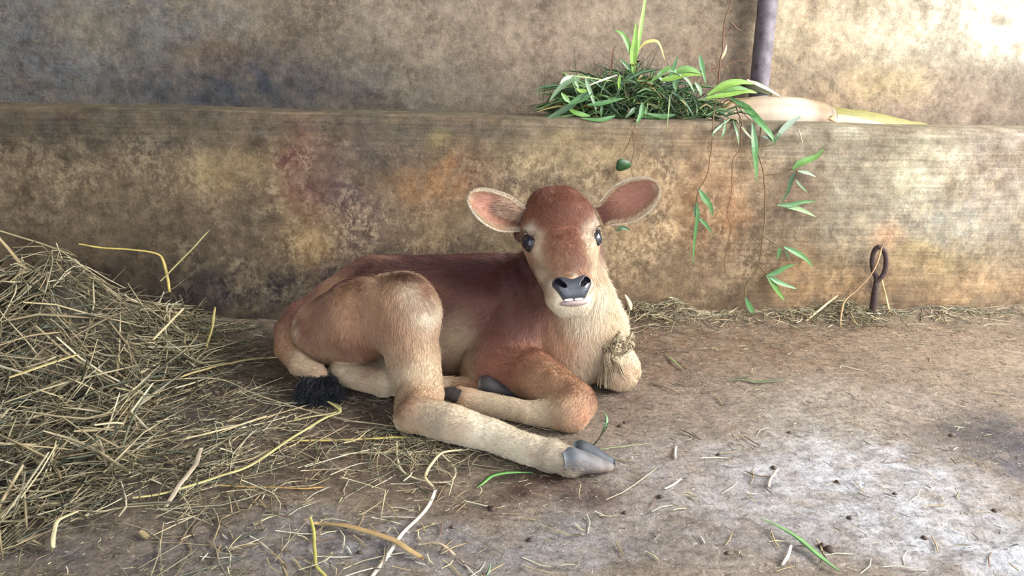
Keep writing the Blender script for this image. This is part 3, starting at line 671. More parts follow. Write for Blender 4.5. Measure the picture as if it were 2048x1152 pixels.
for ge in (earL, earR):
    c, out, ax, nr, sd, Sg, Tg = ge[3]
    for side, n in ((0, 5000), (1, 3000), (2, 3000)):
        i = rng.integers(0, c.shape[0]-1, n) if side < 2 else rng.integers(2, c.shape[0], n); j = rng.integers(0, c.shape[1], n) if side < 2 else rng.choice([0, c.shape[1]-1], n)
        if side == 2:
            tipm = rng.random(n) < .25; i = np.where(tipm, c.shape[0]-1-rng.integers(0, 3, n), i); j = np.where(tipm, rng.integers(0, c.shape[1], n), j)
        i2 = np.minimum(i+1, c.shape[0]-1); j2 = np.minimum(j+1, c.shape[1]-1); u1 = rng.random(n)[:, None]; u2 = rng.random(n)[:, None]
        src = out if side == 1 else c
        rt = (src[i, j]*(1-u1)+src[i2, j]*u1)*(1-u2)+(src[i, j2]*(1-u1)+src[i2, j2]*u1)*u2 if side < 2 else src[i, j]*(1-u1)+src[i2, j]*u1
        if side == 0:
            keep = (np.abs(Tg[i, j]) > .72) | (rng.random(n) < sstep(.55, .05, Sg[i, j])) | (rng.random(n) < .25); rt = rt[keep]; t_ = Tg[i, j][keep]; s_ = Sg[i, j][keep]
            dd = ax*.8+sd*(-t_*.5)[:, None]+nr*.15; nn = np.tile(nr, (len(rt), 1)); cc = np.where((np.abs(t_) > .8)[:, None], CR*.9, lerp(MAU*1.1, TAN*1.1, np.clip(s_*2.6+rng.normal(0, .2, len(s_)), 0, 1)[:, None])); ln = .0065
        elif side == 1: dd = np.tile(ax, (n, 1)); nn = np.tile(-nr, (n, 1)); cc = np.tile(TAN, (n, 1)); ln = .006
        else:
            dd = ax*(.5+.3*Sg[i, j])[:, None]+sd*(Tg[i, j]*.7)[:, None]; nn = np.tile(nr, (n, 1)); cc = np.tile(PAL*.75, (n, 1)); ln = .0042
        rad_ = .00018
        add_fur(rt, nn, dd/np.linalg.norm(dd, axis=1)[:, None], np.full(len(rt), ln), cc, .2, rad_)
c, out, ax, nr, sd, Sg, Tg = earL[3]
n = 1800; s_ = rng.uniform(.08, .5, n); t_ = rng.uniform(.05, .85, n); rt = c[np.clip((s_*25).astype(int), 0, 25), np.clip(((t_+1)*10).astype(int), 0, 20)]+rng.normal(0, .0016, (n, 3))
dd = ax*.9-sd*.35+nr*.25+rng.normal(0, .08, (n, 3)); dd /= np.linalg.norm(dd, axis=1)[:, None]
add_fur(rt, np.tile(nr, (n, 1)), dd, np.full(n, .017), np.tile(lin(206, 172, 146)*.8, (n, 1)), .35, .0002)
def hair(name, Ps, Cs, Rs, mat, parent):
    P_ = np.concatenate(Ps); C_ = np.concatenate(Cs); R_ = np.concatenate(Rs); n, k, _ = P_.shape
    h = bpy.data.hair_curves.new(name); h.add_curves([k]*n); h.position_data.foreach_set('vector', P_.astype(np.float32).ravel())
    a = h.attributes.new('radius', 'FLOAT', 'POINT'); a.data.foreach_set('value', R_.astype(np.float32).ravel())
    a = h.attributes.new('Col', 'FLOAT_COLOR', 'CURVE'); cc = np.ones((n, 4), np.float32); cc[:, :3] = C_; a.data.foreach_set('color', cc.ravel())
    h.materials.append(mat); o = bpy.data.objects.new(name, h); col.objects.link(o); o.parent = parent; o['kind'] = 'stuff'; return o
hair('coat_fur', furP, furC, furR, MAT['fur'], calf)
for g_, nm in ((earL, 'left'), (earR, 'right')):
    e = mesh('ear', g_[0], g_[1], MAT['skin'], calf, g_[2]); e['label'] = 'pink-lined ear with a pale furry edge'
# ---- eyes
for sx in (-1, 1):
    R_ = .0150; c = H(sx*55.2, 1, -39); u_, v_ = np.meshgrid(np.linspace(0, math.pi, 17), np.arange(24)/24*2*math.pi, indexing='ij')
    s_ = np.stack([np.sin(u_)*np.cos(v_), np.cos(u_), np.sin(u_)*np.sin(v_)], -1).reshape(-1, 3)
    ev = c+(s_*V([R_, R_*1.12, R_]))@HM
    eye = mesh('eyeball', ev, grid_faces(17, 24, True), MAT['eye'], calf); eye['label'] = 'large glossy dark eye'
    # lids: a dark rim ring round the opening
    cn = HR*sx*.80+HF*.60; cn /= np.linalg.norm(cn); e1 = HU-cn*(HU@cn); e1 /= np.linalg.norm(e1); e2 = np.cross(cn, e1)
    a = np.linspace(0, 2*math.pi, 29); tl = .12*sx
    ring = V([c+cn*.0092+(e1*math.cos(t+tl)*.0136+e2*math.sin(t)*.0116) for t in a])
    v, f = tube_geo(ring, .0013, .0012, 6, cn); mesh('eyelid', v, f, MAT['lid'], eye)
    lg = Geo()
    for t in (np.linspace(-.5, 1.25, 18) if True else ()):
        p0 = c+cn*.0105+(e1*math.cos(t)*.0145+e2*math.sin(t)*.0120); dr = (e1*math.cos(t)*.5+e2*math.sin(t)*.8+cn*.9)
        p1 = p0+dr*.006; p2 = p1+(dr*.5-cu*.25+cn*.3)*.007; vv, ff = tube_geo(spline([p0, p1, p2], 5), V([.0004, .0004, .0003, .0002, .0001]), None, 3); lg.add(vv, ff, (.02, .015, .015))
    lg.build('eyelashes', MAT['lid'], eye)
GR0 = GRP; GRP = {'nose': NOSEP}
lo = np.minimum.reduce([H(x, y, z) for x in (-50, 50) for y in (-130, -60) for z in (-50, 10)]); hi = np.maximum.reduce([H(x, y, z) for x in (-50, 50) for y in (-130, -60) for z in (-50, 10)])
Fn, axn = build_grid(.0011, lo, hi); nv, nf = surface_nets(Fn, lo, .0011)
ln_ = hl_(nv); cn_ = np.tile(lin(86, 88, 96)*.55, (len(nv), 1)); inn = np.minimum.reduce([sdf(q, nv) for q in GRP['nose'] if q.get('sub')])
cn_ = cn_*(1+.25*fbm(nv*90, 3))[:, None]; wn = sstep(.0016, .0004, inn)[:, None]; cn_ = cn_*(1-wn)+lin(34, 28, 34)*wn
nose = mesh('nose_pad', nv, nf, MAT['nose'], calf, cn_); nose['label'] = 'wet slate-grey nose with two nostrils'
GRP = GR0
def lipcurve(x0, x1, y, z, sag, n=15):
    return V([H(lerp(x0, x1, t), y-sag*math.sin(math.pi*t), z-(abs(t-.5)*2)**2*9) for t in np.linspace(0, 1, n)])
lc = lipcurve(-26, 26, -118, -23.5, 4.5); tt_ = np.linspace(0, 1, 15); rr = np.sqrt(np.clip(1-(2*tt_-1)**4, .03, 1))
v, f = tube_geo(lc, rr*.0046, rr*.0066, 10, HF); mesh('lower_lip', v, f, MAT['lip'], calf)['label'] = 'pale pink lower lip'
for (a, b) in ((-17, -2), (0, 15)):
    tc = V([H(lerp(a, b, t), -117.5-abs(t*0+(a+b)/32)*.0, -18.5) for t in np.linspace(0, 1, 6)]); v, f = tube_geo(tc, V([.5, .9, 1, 1, .9, .5])*.0022, V([.5, .9, 1, 1, .9, .5])*.0020, 7, HF); mesh('tooth', v, f, MAT['tooth'], calf)
# ---- hooves
def claw(name, p0, d, up, L_, w, hgt, c0, c1):
    d = V(d, float); d /= np.linalg.norm(d); sd = np.cross(up, d); sd /= np.linalg.norm(sd); upv = np.cross(d, sd)
    n, k = 14, 18; u = np.linspace(0, 1, n); v = []; cc = []
    for t in u:
        gr = lerp(.70, 1, sstep(0, .2, t)); top = hgt*(1-.80*t**1.3)*gr; ww = w*(1-.15*t)*math.sqrt(max(0.03, 1-max(0, (t-.35)/.65)**2.2))
        for j in range(k):
            a = j/k*2*math.pi; x, y = math.cos(a), math.sin(a); y = max(y, -.62) if False else y
            z = top*(y+.0)*.5+top*.5; z = max(z, top*.06)+hgt*(1-gr)*.3
            ww2 = ww*gr
            v.append(p0+d*(t*L_)+sd*(x*ww2*.5*(1-.25*max(y, 0)*t))+upv*z); g = lerp(c0, c1, float(np.clip(t*.55-.05+(1-math.sin(a))*.36+.12*vnoise(V([t*9, j*.4, 0])), 0, 1))); cc.append(g*(1+.12*math.sin(t*22)))
    f = [tuple(q) for q in grid_faces(n, k, True)]+[tuple(range(k))[::-1], tuple(range((n-1)*k, n*k))]
    o = mesh(name, v, f, MAT['hoof'], calf, np.clip(V(cc), 0, 1)); return o
slate = lin(104, 110, 116)*.8; horn = lin(150, 130, 114)*.7
a0 = G(1122, 950, .002); a1 = G(1228, 940, .002); dd = a1-a0
claw('hoof', a0, dd, (0, 0, 1), np.linalg.norm(dd)*1.0, .040, .047, slate, horn)['label'] = 'slate hoof fading to pale horn at the tip'
a0 = G(1145, 922, .003); a1 = G(1230, 930, .003); dd = a1-a0
claw('hoof', a0, dd, (0, 0, 1), np.linalg.norm(dd), .032, .040, slate*.5, slate*.8)
# folded fore hoof and far hind hoof
p = FT[0]; q0 = W(922, 790, p[1]+.008)
claw('hoof', q0+V([.0, 0, -.014]), W(884, 768, p[1]+.02)-q0, (0, -.5, 1), .040, .03, .030, lin(80, 74, 72)*.6, lin(70, 64, 62)*.6)
q0 = W(968, 772, -.44)
claw('hoof', V([q0[0]-.01, q0[1], .008]), (1, -.10, .0), (0, 0, 1), .078, .040, .044, lin(70, 64, 62)*.7, lin(60, 56, 56)*.6)
# ---- tail switch: black tuft
root0 = W(644, 758, -.385); n = 5200; tipc = G(646, 782, .016)
u = rng.random(n); th0 = rng.random(n)*6.283; rr = np.sqrt(rng.random(n)); 
sp0 = root0+rng.normal(0, .005, (n, 3)); dirs = np.stack([np.cos(th0)*rr*.034-.006, np.sin(th0)*rr*.022-.004, -.004-.014*rng.random(n)], 1)
end = tipc+dirs+V([0, 0, .0]); mid = (sp0+end)/2+np.stack([dirs[:, 0]*.6, dirs[:, 1]*.6, .010+0*u], 1); 
Pt = np.stack([sp0, lerp(sp0, mid, .7), lerp(mid, end, .6)+rng.normal(0, .003, (n, 3)), end+rng.normal(0, .009, (n, 3))], 1); Pt[:, :, 2] = np.maximum(Pt[:, :, 2], .002)
sw_ = hair('tail_switch', [Pt], [np.clip(lin(40, 42, 50)[None]*(1+rng.normal(0, .2, (n, 1)))*.5, .004, 1)], [np.tile(V([1, 1, .8, .3])*.00045, (n, 1))], MAT['fur'], calf)
sw_['label'] = 'black tuft at the end of the tail'
settle(calf)
# ------------------------------------------------------------------ pipe, ring, sheath leaves
def gl(px, py, h=.003):           # a point lying h above the dirt
    p = G(px, py, h); return p+V([0, 0, floor_z(p)])
pipe_b = W(1521, 176, .375); pipe_b[2] = .315; pt_ = W(1536, 0, .375); ptop = pt_+(pt_-pipe_b)*1.0
ptop = pipe_b+(pt_-pipe_b)*(1.9/(pt_[2]-pipe_b[2]))
n = 160; c = spline([pipe_b, ptop], n); k = 28; a = np.arange(k)/k*2*math.pi
t, s, nn = frames(c, (0, 1, 0)); A, U = np.meshgrid(a, np.linspace(0, 1, n)); rad = .0255+fbm(np.stack([np.cos(A)*3, np.sin(A)*3, U*90], -1), 3)*.0011
v = c[:, None]+s[:, None]*(np.cos(A)*rad)[..., None]+nn[:, None]*(np.sin(A)*rad)[..., None]
f = [tuple(q) for q in grid_faces(n, k, True)]+[tuple(range(k))[::-1], tuple(range((n-1)*k, n*k))]
tag(mesh('steel_pipe', v.reshape(-1, 3), f, MAT['pipe']), 'rusty purple-grey upright steel pipe standing in the trough behind the grass', 'pipe')
# iron tether eye
def hk(px, py, Y=-.035): return W(px, py, Y)
g0 = W(1745, 628, -.045); g0[2] = -.01
pts = [g0, hk(1748, 600, -.045), hk(1752, 570, -.040), hk(1753, 556), hk(1747, 543, -.03), hk(1744, 525, -.025), hk(1747, 505, -.025), hk(1757, 494, -.03), hk(1768, 502, -.035), hk(1772, 520, -.04), hk(1770, 540, -.042), hk(1763, 554, -.042), hk(1755, 562, -.040)]
c = spline(pts, 90); r_ = lerp(7.0, 4.6, sstep(.0, .35, np.linspace(0, 1, 90)))/S(c[40]); r_ = r_*(1+.1*fbm(c*160, 3))
v, f = tube_geo(c, r_, None, 12, (0, -1, 0)); tag(mesh('tether_ring', v, f, MAT['rust']), 'rusty iron tethering eye bolt standing up from the dirt against the wall', 'ring')
# banana sheath lying in the trough
def shell(name, cl, rad, a0, a1, colf, thick, parent=None, n=40, k=22, up=(0, 0, 1)):
    cl = spline(cl, n); t, s, nn = frames(cl, up); u = np.linspace(0, 1, n); a = np.linspace(a0, a1, k); rad = rad(u)
    out = cl[:, None]+s[:, None]*(np.cos(a)[None, :, None]*rad[:, None, None])+nn[:, None]*(np.sin(a)[None, :, None]*rad[:, None, None])
    inn = cl[:, None]+s[:, None]*(np.cos(a)[None, :, None]*(rad-thick)[:, None, None])+nn[:, None]*(np.sin(a)[None, :, None]*(rad-thick)[:, None, None])
    out = out+(fbm(out*30, 2)*.0018)[..., None]
    V_ = np.concatenate([out.reshape(-1, 3), inn.reshape(-1, 3)]); m = n*k; f1 = grid_faces(n, k); f2 = f1[:, ::-1]+m
    rim = [(i, 0) for i in range(n)]+[(n-1, j) for j in range(1, k)]+[(i, k-1) for i in range(n-2, -1, -1)]+[(0, j) for j in range(k-2, 0, -1)]
    ri = [i*k+j for i, j in rim]; fr = V([(ri[q], ri[(q+1) % len(ri)], ri[(q+1) % len(ri)]+m, ri[q]+m) for q in range(len(ri))])
    U, A = np.meshgrid(u, np.linspace(0, 1, k), indexing='ij'); cc = colf(U.ravel(), A.ravel())
    return mesh(name, V_, np.vstack([f1, f2, fr]), MAT['sheath'], parent, np.concatenate([cc, cc*.8]))
def cs(U, A):
    c = lerp(lin(190, 160, 128), lin(232, 220, 196), np.exp(-((U-.55)/.25)**2)[:, None]); c = lerp(c, lin(186, 146, 108), (np.exp(-((U-.8)/.10)**2)*.7)[:, None])
    c = lerp(c, lin(120, 108, 90), (np.exp(-((U-.93)/.025)**2)*.75)[:, None]); c = c*(1+.12*np.sin(A*40))[:, None]; return np.clip(c*.62, 0, 1)  # grey band paints the shadow at the cut rim
Y0 = .20
a = W(1400, 244, Y0); b = W(1520, 238, Y0); c_ = W(1600, 242, Y0-.002); d_ = W(1654, 252, Y0-.005)
sh = shell('dried_banana_sheath', [a, b, c_, d_], lambda u: .052-.004*sstep(.93, 1, u)+.003*np.sin(u*3), -.25, math.pi+.2, cs, .004)
tag(sh, 'curved pale beige dry banana stem sheath lying in the trough below the pipe', 'plant sheath')
a = W(1640, 252, .25); b = W(1720, 252, .25); c_ = W(1800, 258, .25); d_ = W(1915, 272, .24)
yl = empty('yellow_leaf_base', 'long yellow-green leaf base tapering along the trough right of the beige sheath', 'leaf', b)
def cy(U, A): return np.clip(lerp(lin(172, 164, 96), lin(186, 178, 112), U[:, None])*(1+.08*np.sin(A*60))[:, None]*.55, 0, 1)
shell('blade', [a, b, c_, d_], lambda u: .052*(1-.72*u), .3, 2.8, cy, .003, yl)
a = W(1652, 252, .19); b = W(1700, 252, .19); c_ = W(1760, 258, .19); d_ = W(1840, 266, .19)
shell('torn_edge', [a, b, c_, d_], lambda u: .033*(1-.75*u), .3, 2.8, lambda U, A: np.clip(lerp(lin(226, 196, 160), lin(150, 108, 80), sstep(.15, .5, np.abs(A-.35))[:, None])*.75, 0, 1), .0025, yl)['label'] = 'brown torn inner layer with a pale edge'
settle(yl)
v, f, c = leaf_geo([W(1655, 236, .13), W(1668, 240, .12), W(1680, 250, .11)], .018, lin(214, 180, 140)*.8, up=(0, -1, .6)); 
tag(mesh('sheath_scrap', v, f, MAT['sheath'], cols=c), 'small torn buff scrap at the cut end of the banana sheath', 'plant scrap')
v, f, c = leaf_geo([W(1494, 160, .27), W(1515, 170, .26), W(1540, 182, .25), W(1562, 194, .24)], .026, lin(225, 215, 190)*.8, up=(0, -.4, 1), fold=.2)
tag(mesh('white_leaf_sheath', v, f, MAT['sheath'], cols=c), 'narrow white-edged curled leaf lying at the foot of the pipe', 'leaf')
v, f, c = leaf_geo([W(1480, 178, .28), W(1510, 180, .28), W(1545, 190, .27)], .05, lin(52, 50, 40), up=(0, -.8, 1), fold=.3)
tag(mesh('dark_dry_leaf', v, f, MAT['sheath'], cols=c), 'dark withered leaf tucked under the white-edged leaf by the pipe', 'leaf')

# ------------------------------------------------------------------ fresh grass on the wall
GRN = [lin(62, 96, 52), lin(80, 118, 64), lin(50, 82, 56), lin(100, 134, 80), lin(74, 106, 78), lin(54, 74, 48)]
heap = empty('grass_heap', 'tangled heap of fresh green grass lying on top of the low wall', 'grass heap', W(1270, 240, .06))
G_ = Geo()
for i in range(1150):
    t = random.random(); px = random.gauss(1262, 82) if random.random() < .8 else random.uniform(1130, 1440); px = min(max(px, 1150), 1450)
    h = 1-((px-1265)/190)**2; h = max(.12, h); Yb = random.uniform(.03, .22)
    b = W(px, 240, .06); b = V([b[0], Yb, .452+random.random()**1.3*.085*h])
    if Yb > .115: b[2] -= .04*random.random()
    L_ = random.uniform(.035, .11); an = random.uniform(0, 6.283); el = random.gauss(.05, .35); d = V([math.cos(an)*math.cos(el), math.sin(an)*math.cos(el)*.5, math.sin(el)])
    m = b+d*L_*.5+V([0, 0, .008]); e = b+d*L_+V([0, 0, -.012*random.random()])
    e[2] = max(e[2], .452 if e[1] > -.002 else .44); m[2] = max(m[2], .453)
    if e[1] < .002: e[1] = .002+random.random()*.01 if random.random() < .8 else e[1]
    if m[1] < .0: m[1] = .004
    c = random.choice(GRN)*random.uniform(.3, .95) if random.random() < .9 else lin(150, 132, 84)*.7
    v, f, cc = leaf_geo([b, m, e], random.uniform(.0024, .0095), c, n=5, up=(random.uniform(-.6, .6), -1, random.uniform(-.3, 1)), fold=.3); G_.add(v, f, cc)
for i in range(260):        # thin dark stems
    px = random.gauss(1255, 75); b = V([W(px, 240, .08)[0], random.uniform(.02, .16), .455+.04*random.random()]); an = random.gauss(1.57, .75)
    L_ = random.uniform(.03, .10)*(1 if random.random() < .8 else 1.4); e = b+V([math.cos(an)*L_, random.uniform(-.02, .03), math.sin(an)*L_]); m = (b+e)/2+V([random.gauss(0, .004), 0, random.gauss(0, .004)])
    v, f = tube_geo(spline([b, m, e], 5), V([1, .9, .8, .6, .3])*.0008, None, 3); G_.add(v, f, lin(76, 88, 50)*random.uniform(.4, 1))
G_.build('grass_tangle', MAT['leaf'], heap, 'stuff')
def blade(parent, pts, w, c, Y=.018, up=(0, -1, .4), fold=.22, name='grass_blade', n=14, tw=0):
    P_ = [W(p[0], p[1], p[2] if len(p) > 2 else Y) for p in pts]; s_ = S(P_[0])
    v, f, cc = leaf_geo(P_, w/s_, c, n=n, up=up, fold=fold, twist=tw); return mesh(name, v, f, MAT['leaf'], parent, cc, smooth=False)
LG = lin(94, 134, 62)*.8; MG = lin(74, 116, 68)*.8; BG = lin(66, 94, 66)*.7; YG = lin(120, 156, 62)*.8; SG = lin(122, 148, 112)*.66
for pts, w, c in [
    ([(1160, 156), (1140, 160), (1118, 178), (1098, 203)], 13, SG), ([(1175, 185), (1140, 212), (1100, 236), (1052, 266, .0)], 12, BG),
    ([(1150, 150), (1152, 165), (1158, 178)], 8, SG*1.15), ([(1171, 155), (1176, 172), (1186, 200), (1193, 222, .02)], 9, SG*1.1),
    ([(1145, 152), (1130, 158), (1120, 168)], 8, lin(190, 205, 180)), ([(1178, 180), (1162, 182), (1152, 176)], 9, YG),
    ([(1185, 185), (1160, 198), (1135, 210)], 16, MG), ([(1240, 150), (1238, 165), (1237, 180)], 7, YG),
    ([(1285, 205, .02), (1283, 225, .01), (1272, 250, -.005)], 12, MG), ([(1205, 200), (1203, 220, .02), (1202, 236, .005)], 6, BG),
    ([(1330, 165), (1318, 150), (1345, 140), (1375, 160), (1390, 188)], 10, SG), ([(1390, 165), (1400, 180), (1402, 192)], 9, SG*1.1),
    ([(1345, 145), (1375, 138), (1410, 148)], 14, LG), ([(1399, 110), (1404, 135), (1412, 168)], 11, MG), ([(1355, 114), (1345, 140), (1338, 155)], 8, MG*1.1),
    ([(1320, 160), (1345, 155), (1370, 148), (1405, 150)], 14, YG*.9), ([(1300, 165), (1330, 140), (1342, 132)], 10, LG),
    ([(1355, 152), (1350, 168), (1352, 182)], 12, MG*.7), ([(1350, 230), (1320, 232), (1290, 226)], 9, MG*.8), ([(1230, 232, .01), (1200, 240, .005), (1160, 236, .01)], 9, MG),
    ([(1415, 190), (1450, 170), (1480, 164), (1510, 168)], 15, YG*.95), ([(1412, 196), (1455, 188), (1490, 182), (1515, 186)], 13, YG), ([(1430, 182), (1470, 176), (1500, 180)], 12, LG),
    ([(1395, 200), (1430, 195), (1468, 186)], 8, lin(80, 96, 56)), ([(1175, 210), (1210, 205), (1250, 196)], 10, MG), ([(1180, 232, .01), (1150, 225, .01), (1125, 205, .03)], 10, LG),
    ([(1270, 215, .02), (1262, 225, .01), (1250, 236, .006)], 9, BG), ([(1140, 205), (1130, 195), (1122, 185)], 10, LG)]:
    blade(heap, pts, w, c)
for pts, w, c in [([(1130, 150), (1175, 155), (1230, 163)], 3, lin(150, 160, 110)), ([(1235, 150), (1200, 162), (1165, 176)], 4, lin(190, 205, 170)), ([(1340, 190, .02), (1338, 215, .01), (1334, 258, -.004)], 3, lin(110, 130, 80))]:
    blade(heap, pts, w, c, name='grass_stem')
settle(heap)
seed = empty('young_grass_shoot', 'tall bright green upright shoot growing out of the grass heap', 'plant', W(1268, 150, .07))
for pts, w, c, nm in [([(1268, 156), (1266, 110), (1270, 80), (1272, 44)], 15, YG*1.05, 'leaf_blade'), ([(1266, 148), (1276, 90), (1282, 50), (1290, 0), (1296, -40)], 8, lin(150, 190, 100), 'leaf_blade'),
    ([(1264, 120), (1256, 90), (1244, 68), (1229, 60)], 11, LG*.95, 'leaf_blade'), ([(1274, 105), (1290, 86), (1312, 82), (1322, 95), (1330, 122)], 6, lin(176, 168, 96), 'leaf_blade'),
    ([(1264, 145), (1252, 130), (1240, 118)], 9, MG, 'leaf_blade'), ([(1222, 152), (1222, 125), (1226, 100), (1234, 90)], 6, lin(96, 66, 48), 'dry_leaf')]:
    o = blade(seed, pts, w, c, .07, name=nm, fold=.3)
    if nm == 'dry_leaf': o['label'] = 'withered brown curled leaf'
G_ = Geo()
for i in range(14):
    x0 = random.gauss(1262, 12); x1 = x0+random.gauss(0, 45); y1 = random.uniform(80, 130)
    v, f = tube_geo(spline([W(x0, 156, .07), W((x0+x1)/2+random.gauss(0, 3), (156+y1)/2, .07), W(x1, y1, .07)], 7), V([1, .9, .8, .7, .6, .4, .2])*.0009, None, 4); G_.add(v, f, lin(70, 76, 48))
G_.build('stem', MAT['leaf'], seed); settle(seed)

# hanging runners
BRN = lin(112, 84, 60)
def runner(name, label, cat, stems, leaves, Y=-.012, rad=1.3, sc=BRN):
    r = empty(name, label, cat, W(stems[0][0][0], stems[0][0][1], Y))
    for st in stems:
        P_ = [W(p[0], p[1], p[2] if len(p) > 2 else Y) for p in st]; n = 6*len(P_); P_ = spline(P_, n); P_[:, :] += np.stack([fbm(P_*60, 2), fbm(P_*60+9, 2)*.3, fbm(P_*60+5, 2)], 1)*.0010
        P_[:, 1] = np.minimum(P_[:, 1], np.where(P_[:, 2] < .45, -.005, .5))
        v, f = tube_geo(P_, np.linspace(1, .65, n)*rad/S(P_[0]), None, 5, (0, -1, .1)); mesh('stem', v, f, MAT['sheath'], r, np.tile(sc*random.uniform(.8, 1.2), (len(v), 1)))
    for pts, w, c in leaves: blade(r, pts, w, c, Y-.006, n=12, name='leaf', tw=random.uniform(-.4, .4))
    settle(r); return r
runner('grass_runner', 'thin runner hanging over the wall with a drooping cluster of three green leaves', 'plant',
    [[(1432, 205, .06), (1427, 235, .0), (1424, 290), (1413, 353), (1398, 378), (1391, 412)]],
    [([(1398, 379), (1408, 395), (1420, 412), (1426, 434)], 13, MG), ([(1393, 405), (1395, 432), (1390, 470), (1385, 530)], 9, MG), ([(1398, 436), (1410, 448), (1426, 468)], 8, MG*.9), ([(1392, 408), (1390, 424), (1393, 440)], 7, BG)])
runner('root_tendril', 'bare brown root dangling down the wall beside the drooping leaf cluster', 'plant',
    [[(1478, 235, .02), (1482, 262), (1480, 298), (1465, 322), (1464, 380), (1454, 428), (1461, 460), (1449, 520), (1452, 552)]], [], rad=1.1)
runner('long_grass_runner', 'longest green-leaved runner trailing from the wall top down to the dirt', 'plant',
    [[(1500, 225, .06), (1520, 252, .0), (1517, 305), (1527, 348), (1530, 412), (1525, 480), (1517, 528), (1502, 556)], [(1527, 350), (1563, 347), (1590, 336)], [(1590, 336), (1594, 345), (1585, 365)], [(1524, 470), (1545, 484), (1568, 496)], [(1517, 530), (1534, 548), (1545, 556)], [(1502, 556), (1490, 575), (1491, 596)], [(1519, 292), (1535, 292), (1552, 288)]],
    [([(1585, 338), (1602, 325), (1630, 314), (1648, 297)], 14, LG*.9), ([(1590, 344), (1582, 360), (1575, 384), (1562, 408)], 9, BG*.8), ([(1596, 342), (1615, 346), (1632, 354)], 7, SG), ([(1592, 360), (1602, 372), (1616, 386)], 6, SG*.9),
     ([(1555, 410), (1580, 410), (1606, 404), (1634, 403)], 9, MG), ([(1563, 412), (1590, 416), (1612, 424), (1632, 434)], 10, LG*.85),
     ([(1560, 494), (1558, 506), (1554, 520)], 8, MG), ([(1568, 494), (1590, 504), (1612, 518), (1626, 534)], 11, MG*1.05), ([(1568, 496), (1576, 512), (1580, 524)], 4, BG),
     ([(1532, 552), (1550, 546), (1572, 534), (1590, 528)], 11, MG), ([(1534, 552), (1546, 568), (1556, 584), (1570, 602)], 12, LG*.9), ([(1538, 554), (1560, 566), (1594, 578)], 10, MG),
     ([(1491, 596), (1498, 612), (1508, 630), (1520, 646)], 12, MG), ([(1516, 638), (1540, 642), (1562, 648), (1584, 652)], 9, MG*.95)], rad=1.5, sc=lin(116, 96, 62))
runner('arching_grass_blades', 'cluster of broad green blades arching over the wall edge beside the pipe', 'plant',
    [[(1440, 215, .06), (1460, 200, .05), (1500, 240, .0)], [(1470, 212, .05), (1482, 240, .0), (1486, 268)]],
    [([(1460, 196, .05), (1490, 214, .03), (1515, 240, .0), (1540, 268), (1551, 287)], 16, MG*1.15), ([(1505, 246, .0), (1509, 290), (1511, 325), (1513, 362)], 15, MG), ([(1600, 233, .02), (1575, 250, .0), (1558, 268), (1545, 292)], 12, BG), ([(1524, 272), (1540, 278), (1551, 284)], 6, BG),
     ([(1450, 238, .02), (1448, 262), (1440, 282)], 5, SG), ([(1466, 240, .02), (1474, 265), (1478, 292)], 6, SG), ([(1460, 238, .02), (1430, 262), (1424, 275)], 5, SG*.9), ([(1472, 236, .02), (1490, 262), (1506, 280)], 5, lin(150, 150, 120))], rad=1.4)
runner('round_leaf_vine', 'fine root strand on the wall above the head with one small round dark leaf', 'plant',
    [[(1268, 236, .03), (1266, 262), (1258, 285), (1246, 306)], [(1266, 262), (1268, 300), (1262, 330), (1268, 362)], [(1266, 262), (1276, 280), (1282, 286)]], [], rad=.9)
rl_ = [o for o in col.objects if o.name == 'round_leaf_vine'][0]
c0 = W(1244, 330, -.018); sV = 1/S(c0); a = np.linspace(0, 2*math.pi, 25)[:-1]; ro_ = 14*(1+.12*np.cos(a*3)+.12*np.cos(a))
P1 = V([c0+V([1, 0, 0])*math.cos(t)*r*sV*1.1+V([0, -.25, 1])*math.sin(t)*r*sV*.9 for t, r in zip(a, ro_)]); vv = np.vstack([P1, P1+V([0, .0008, 0]), [c0+V([0, .003, 0])], [c0+V([0, .004, 0])]])
ff = [(i, (i+1) % 24, 48) for i in range(24)]+[((i+1) % 24+24, i+24, 49) for i in range(24)]+[(i, i+24, (i+1) % 24+24, (i+1) % 24) for i in range(24)]
o = mesh('leaf', vv, ff, MAT['leaf'], None, np.tile(lin(52, 84, 48), (len(vv), 1))); o.parent = rl_; o.matrix_parent_inverse = Matrix.Translation(rl_.location).inverted()
v, f, c = leaf_geo([W(1232, 462, -.012), W(1245, 455, -.014), W(1262, 462, -.012)], .011, SG*.8, up=(0, -1, 0)); tag(mesh('pale_leaf', v, f, MAT['leaf'], cols=c*.8, smooth=False), 'pale green leaf against the wall just right of the calf\'s eye', 'leaf')
runner('dry_upright_stem', 'tall thin dry brown stem standing between the grass heap and the pipe', 'plant',
    [[(1436, 172, .1), (1440, 125, .1), (1446, 95, .1), (1449, 45, .1), (1463, 2, .1), (1470, -30, .1)], [(1419, 140, .1), (1450, 130, .1), (1490, 118, .1)], [(1462, 46, .1), (1480, 62, .1)]], [([(1443, 118, .1), (1450, 104, .1), (1454, 88, .1)], 5, lin(190, 170, 130))], Y=.1, rad=1.6, sc=lin(120, 88, 66))

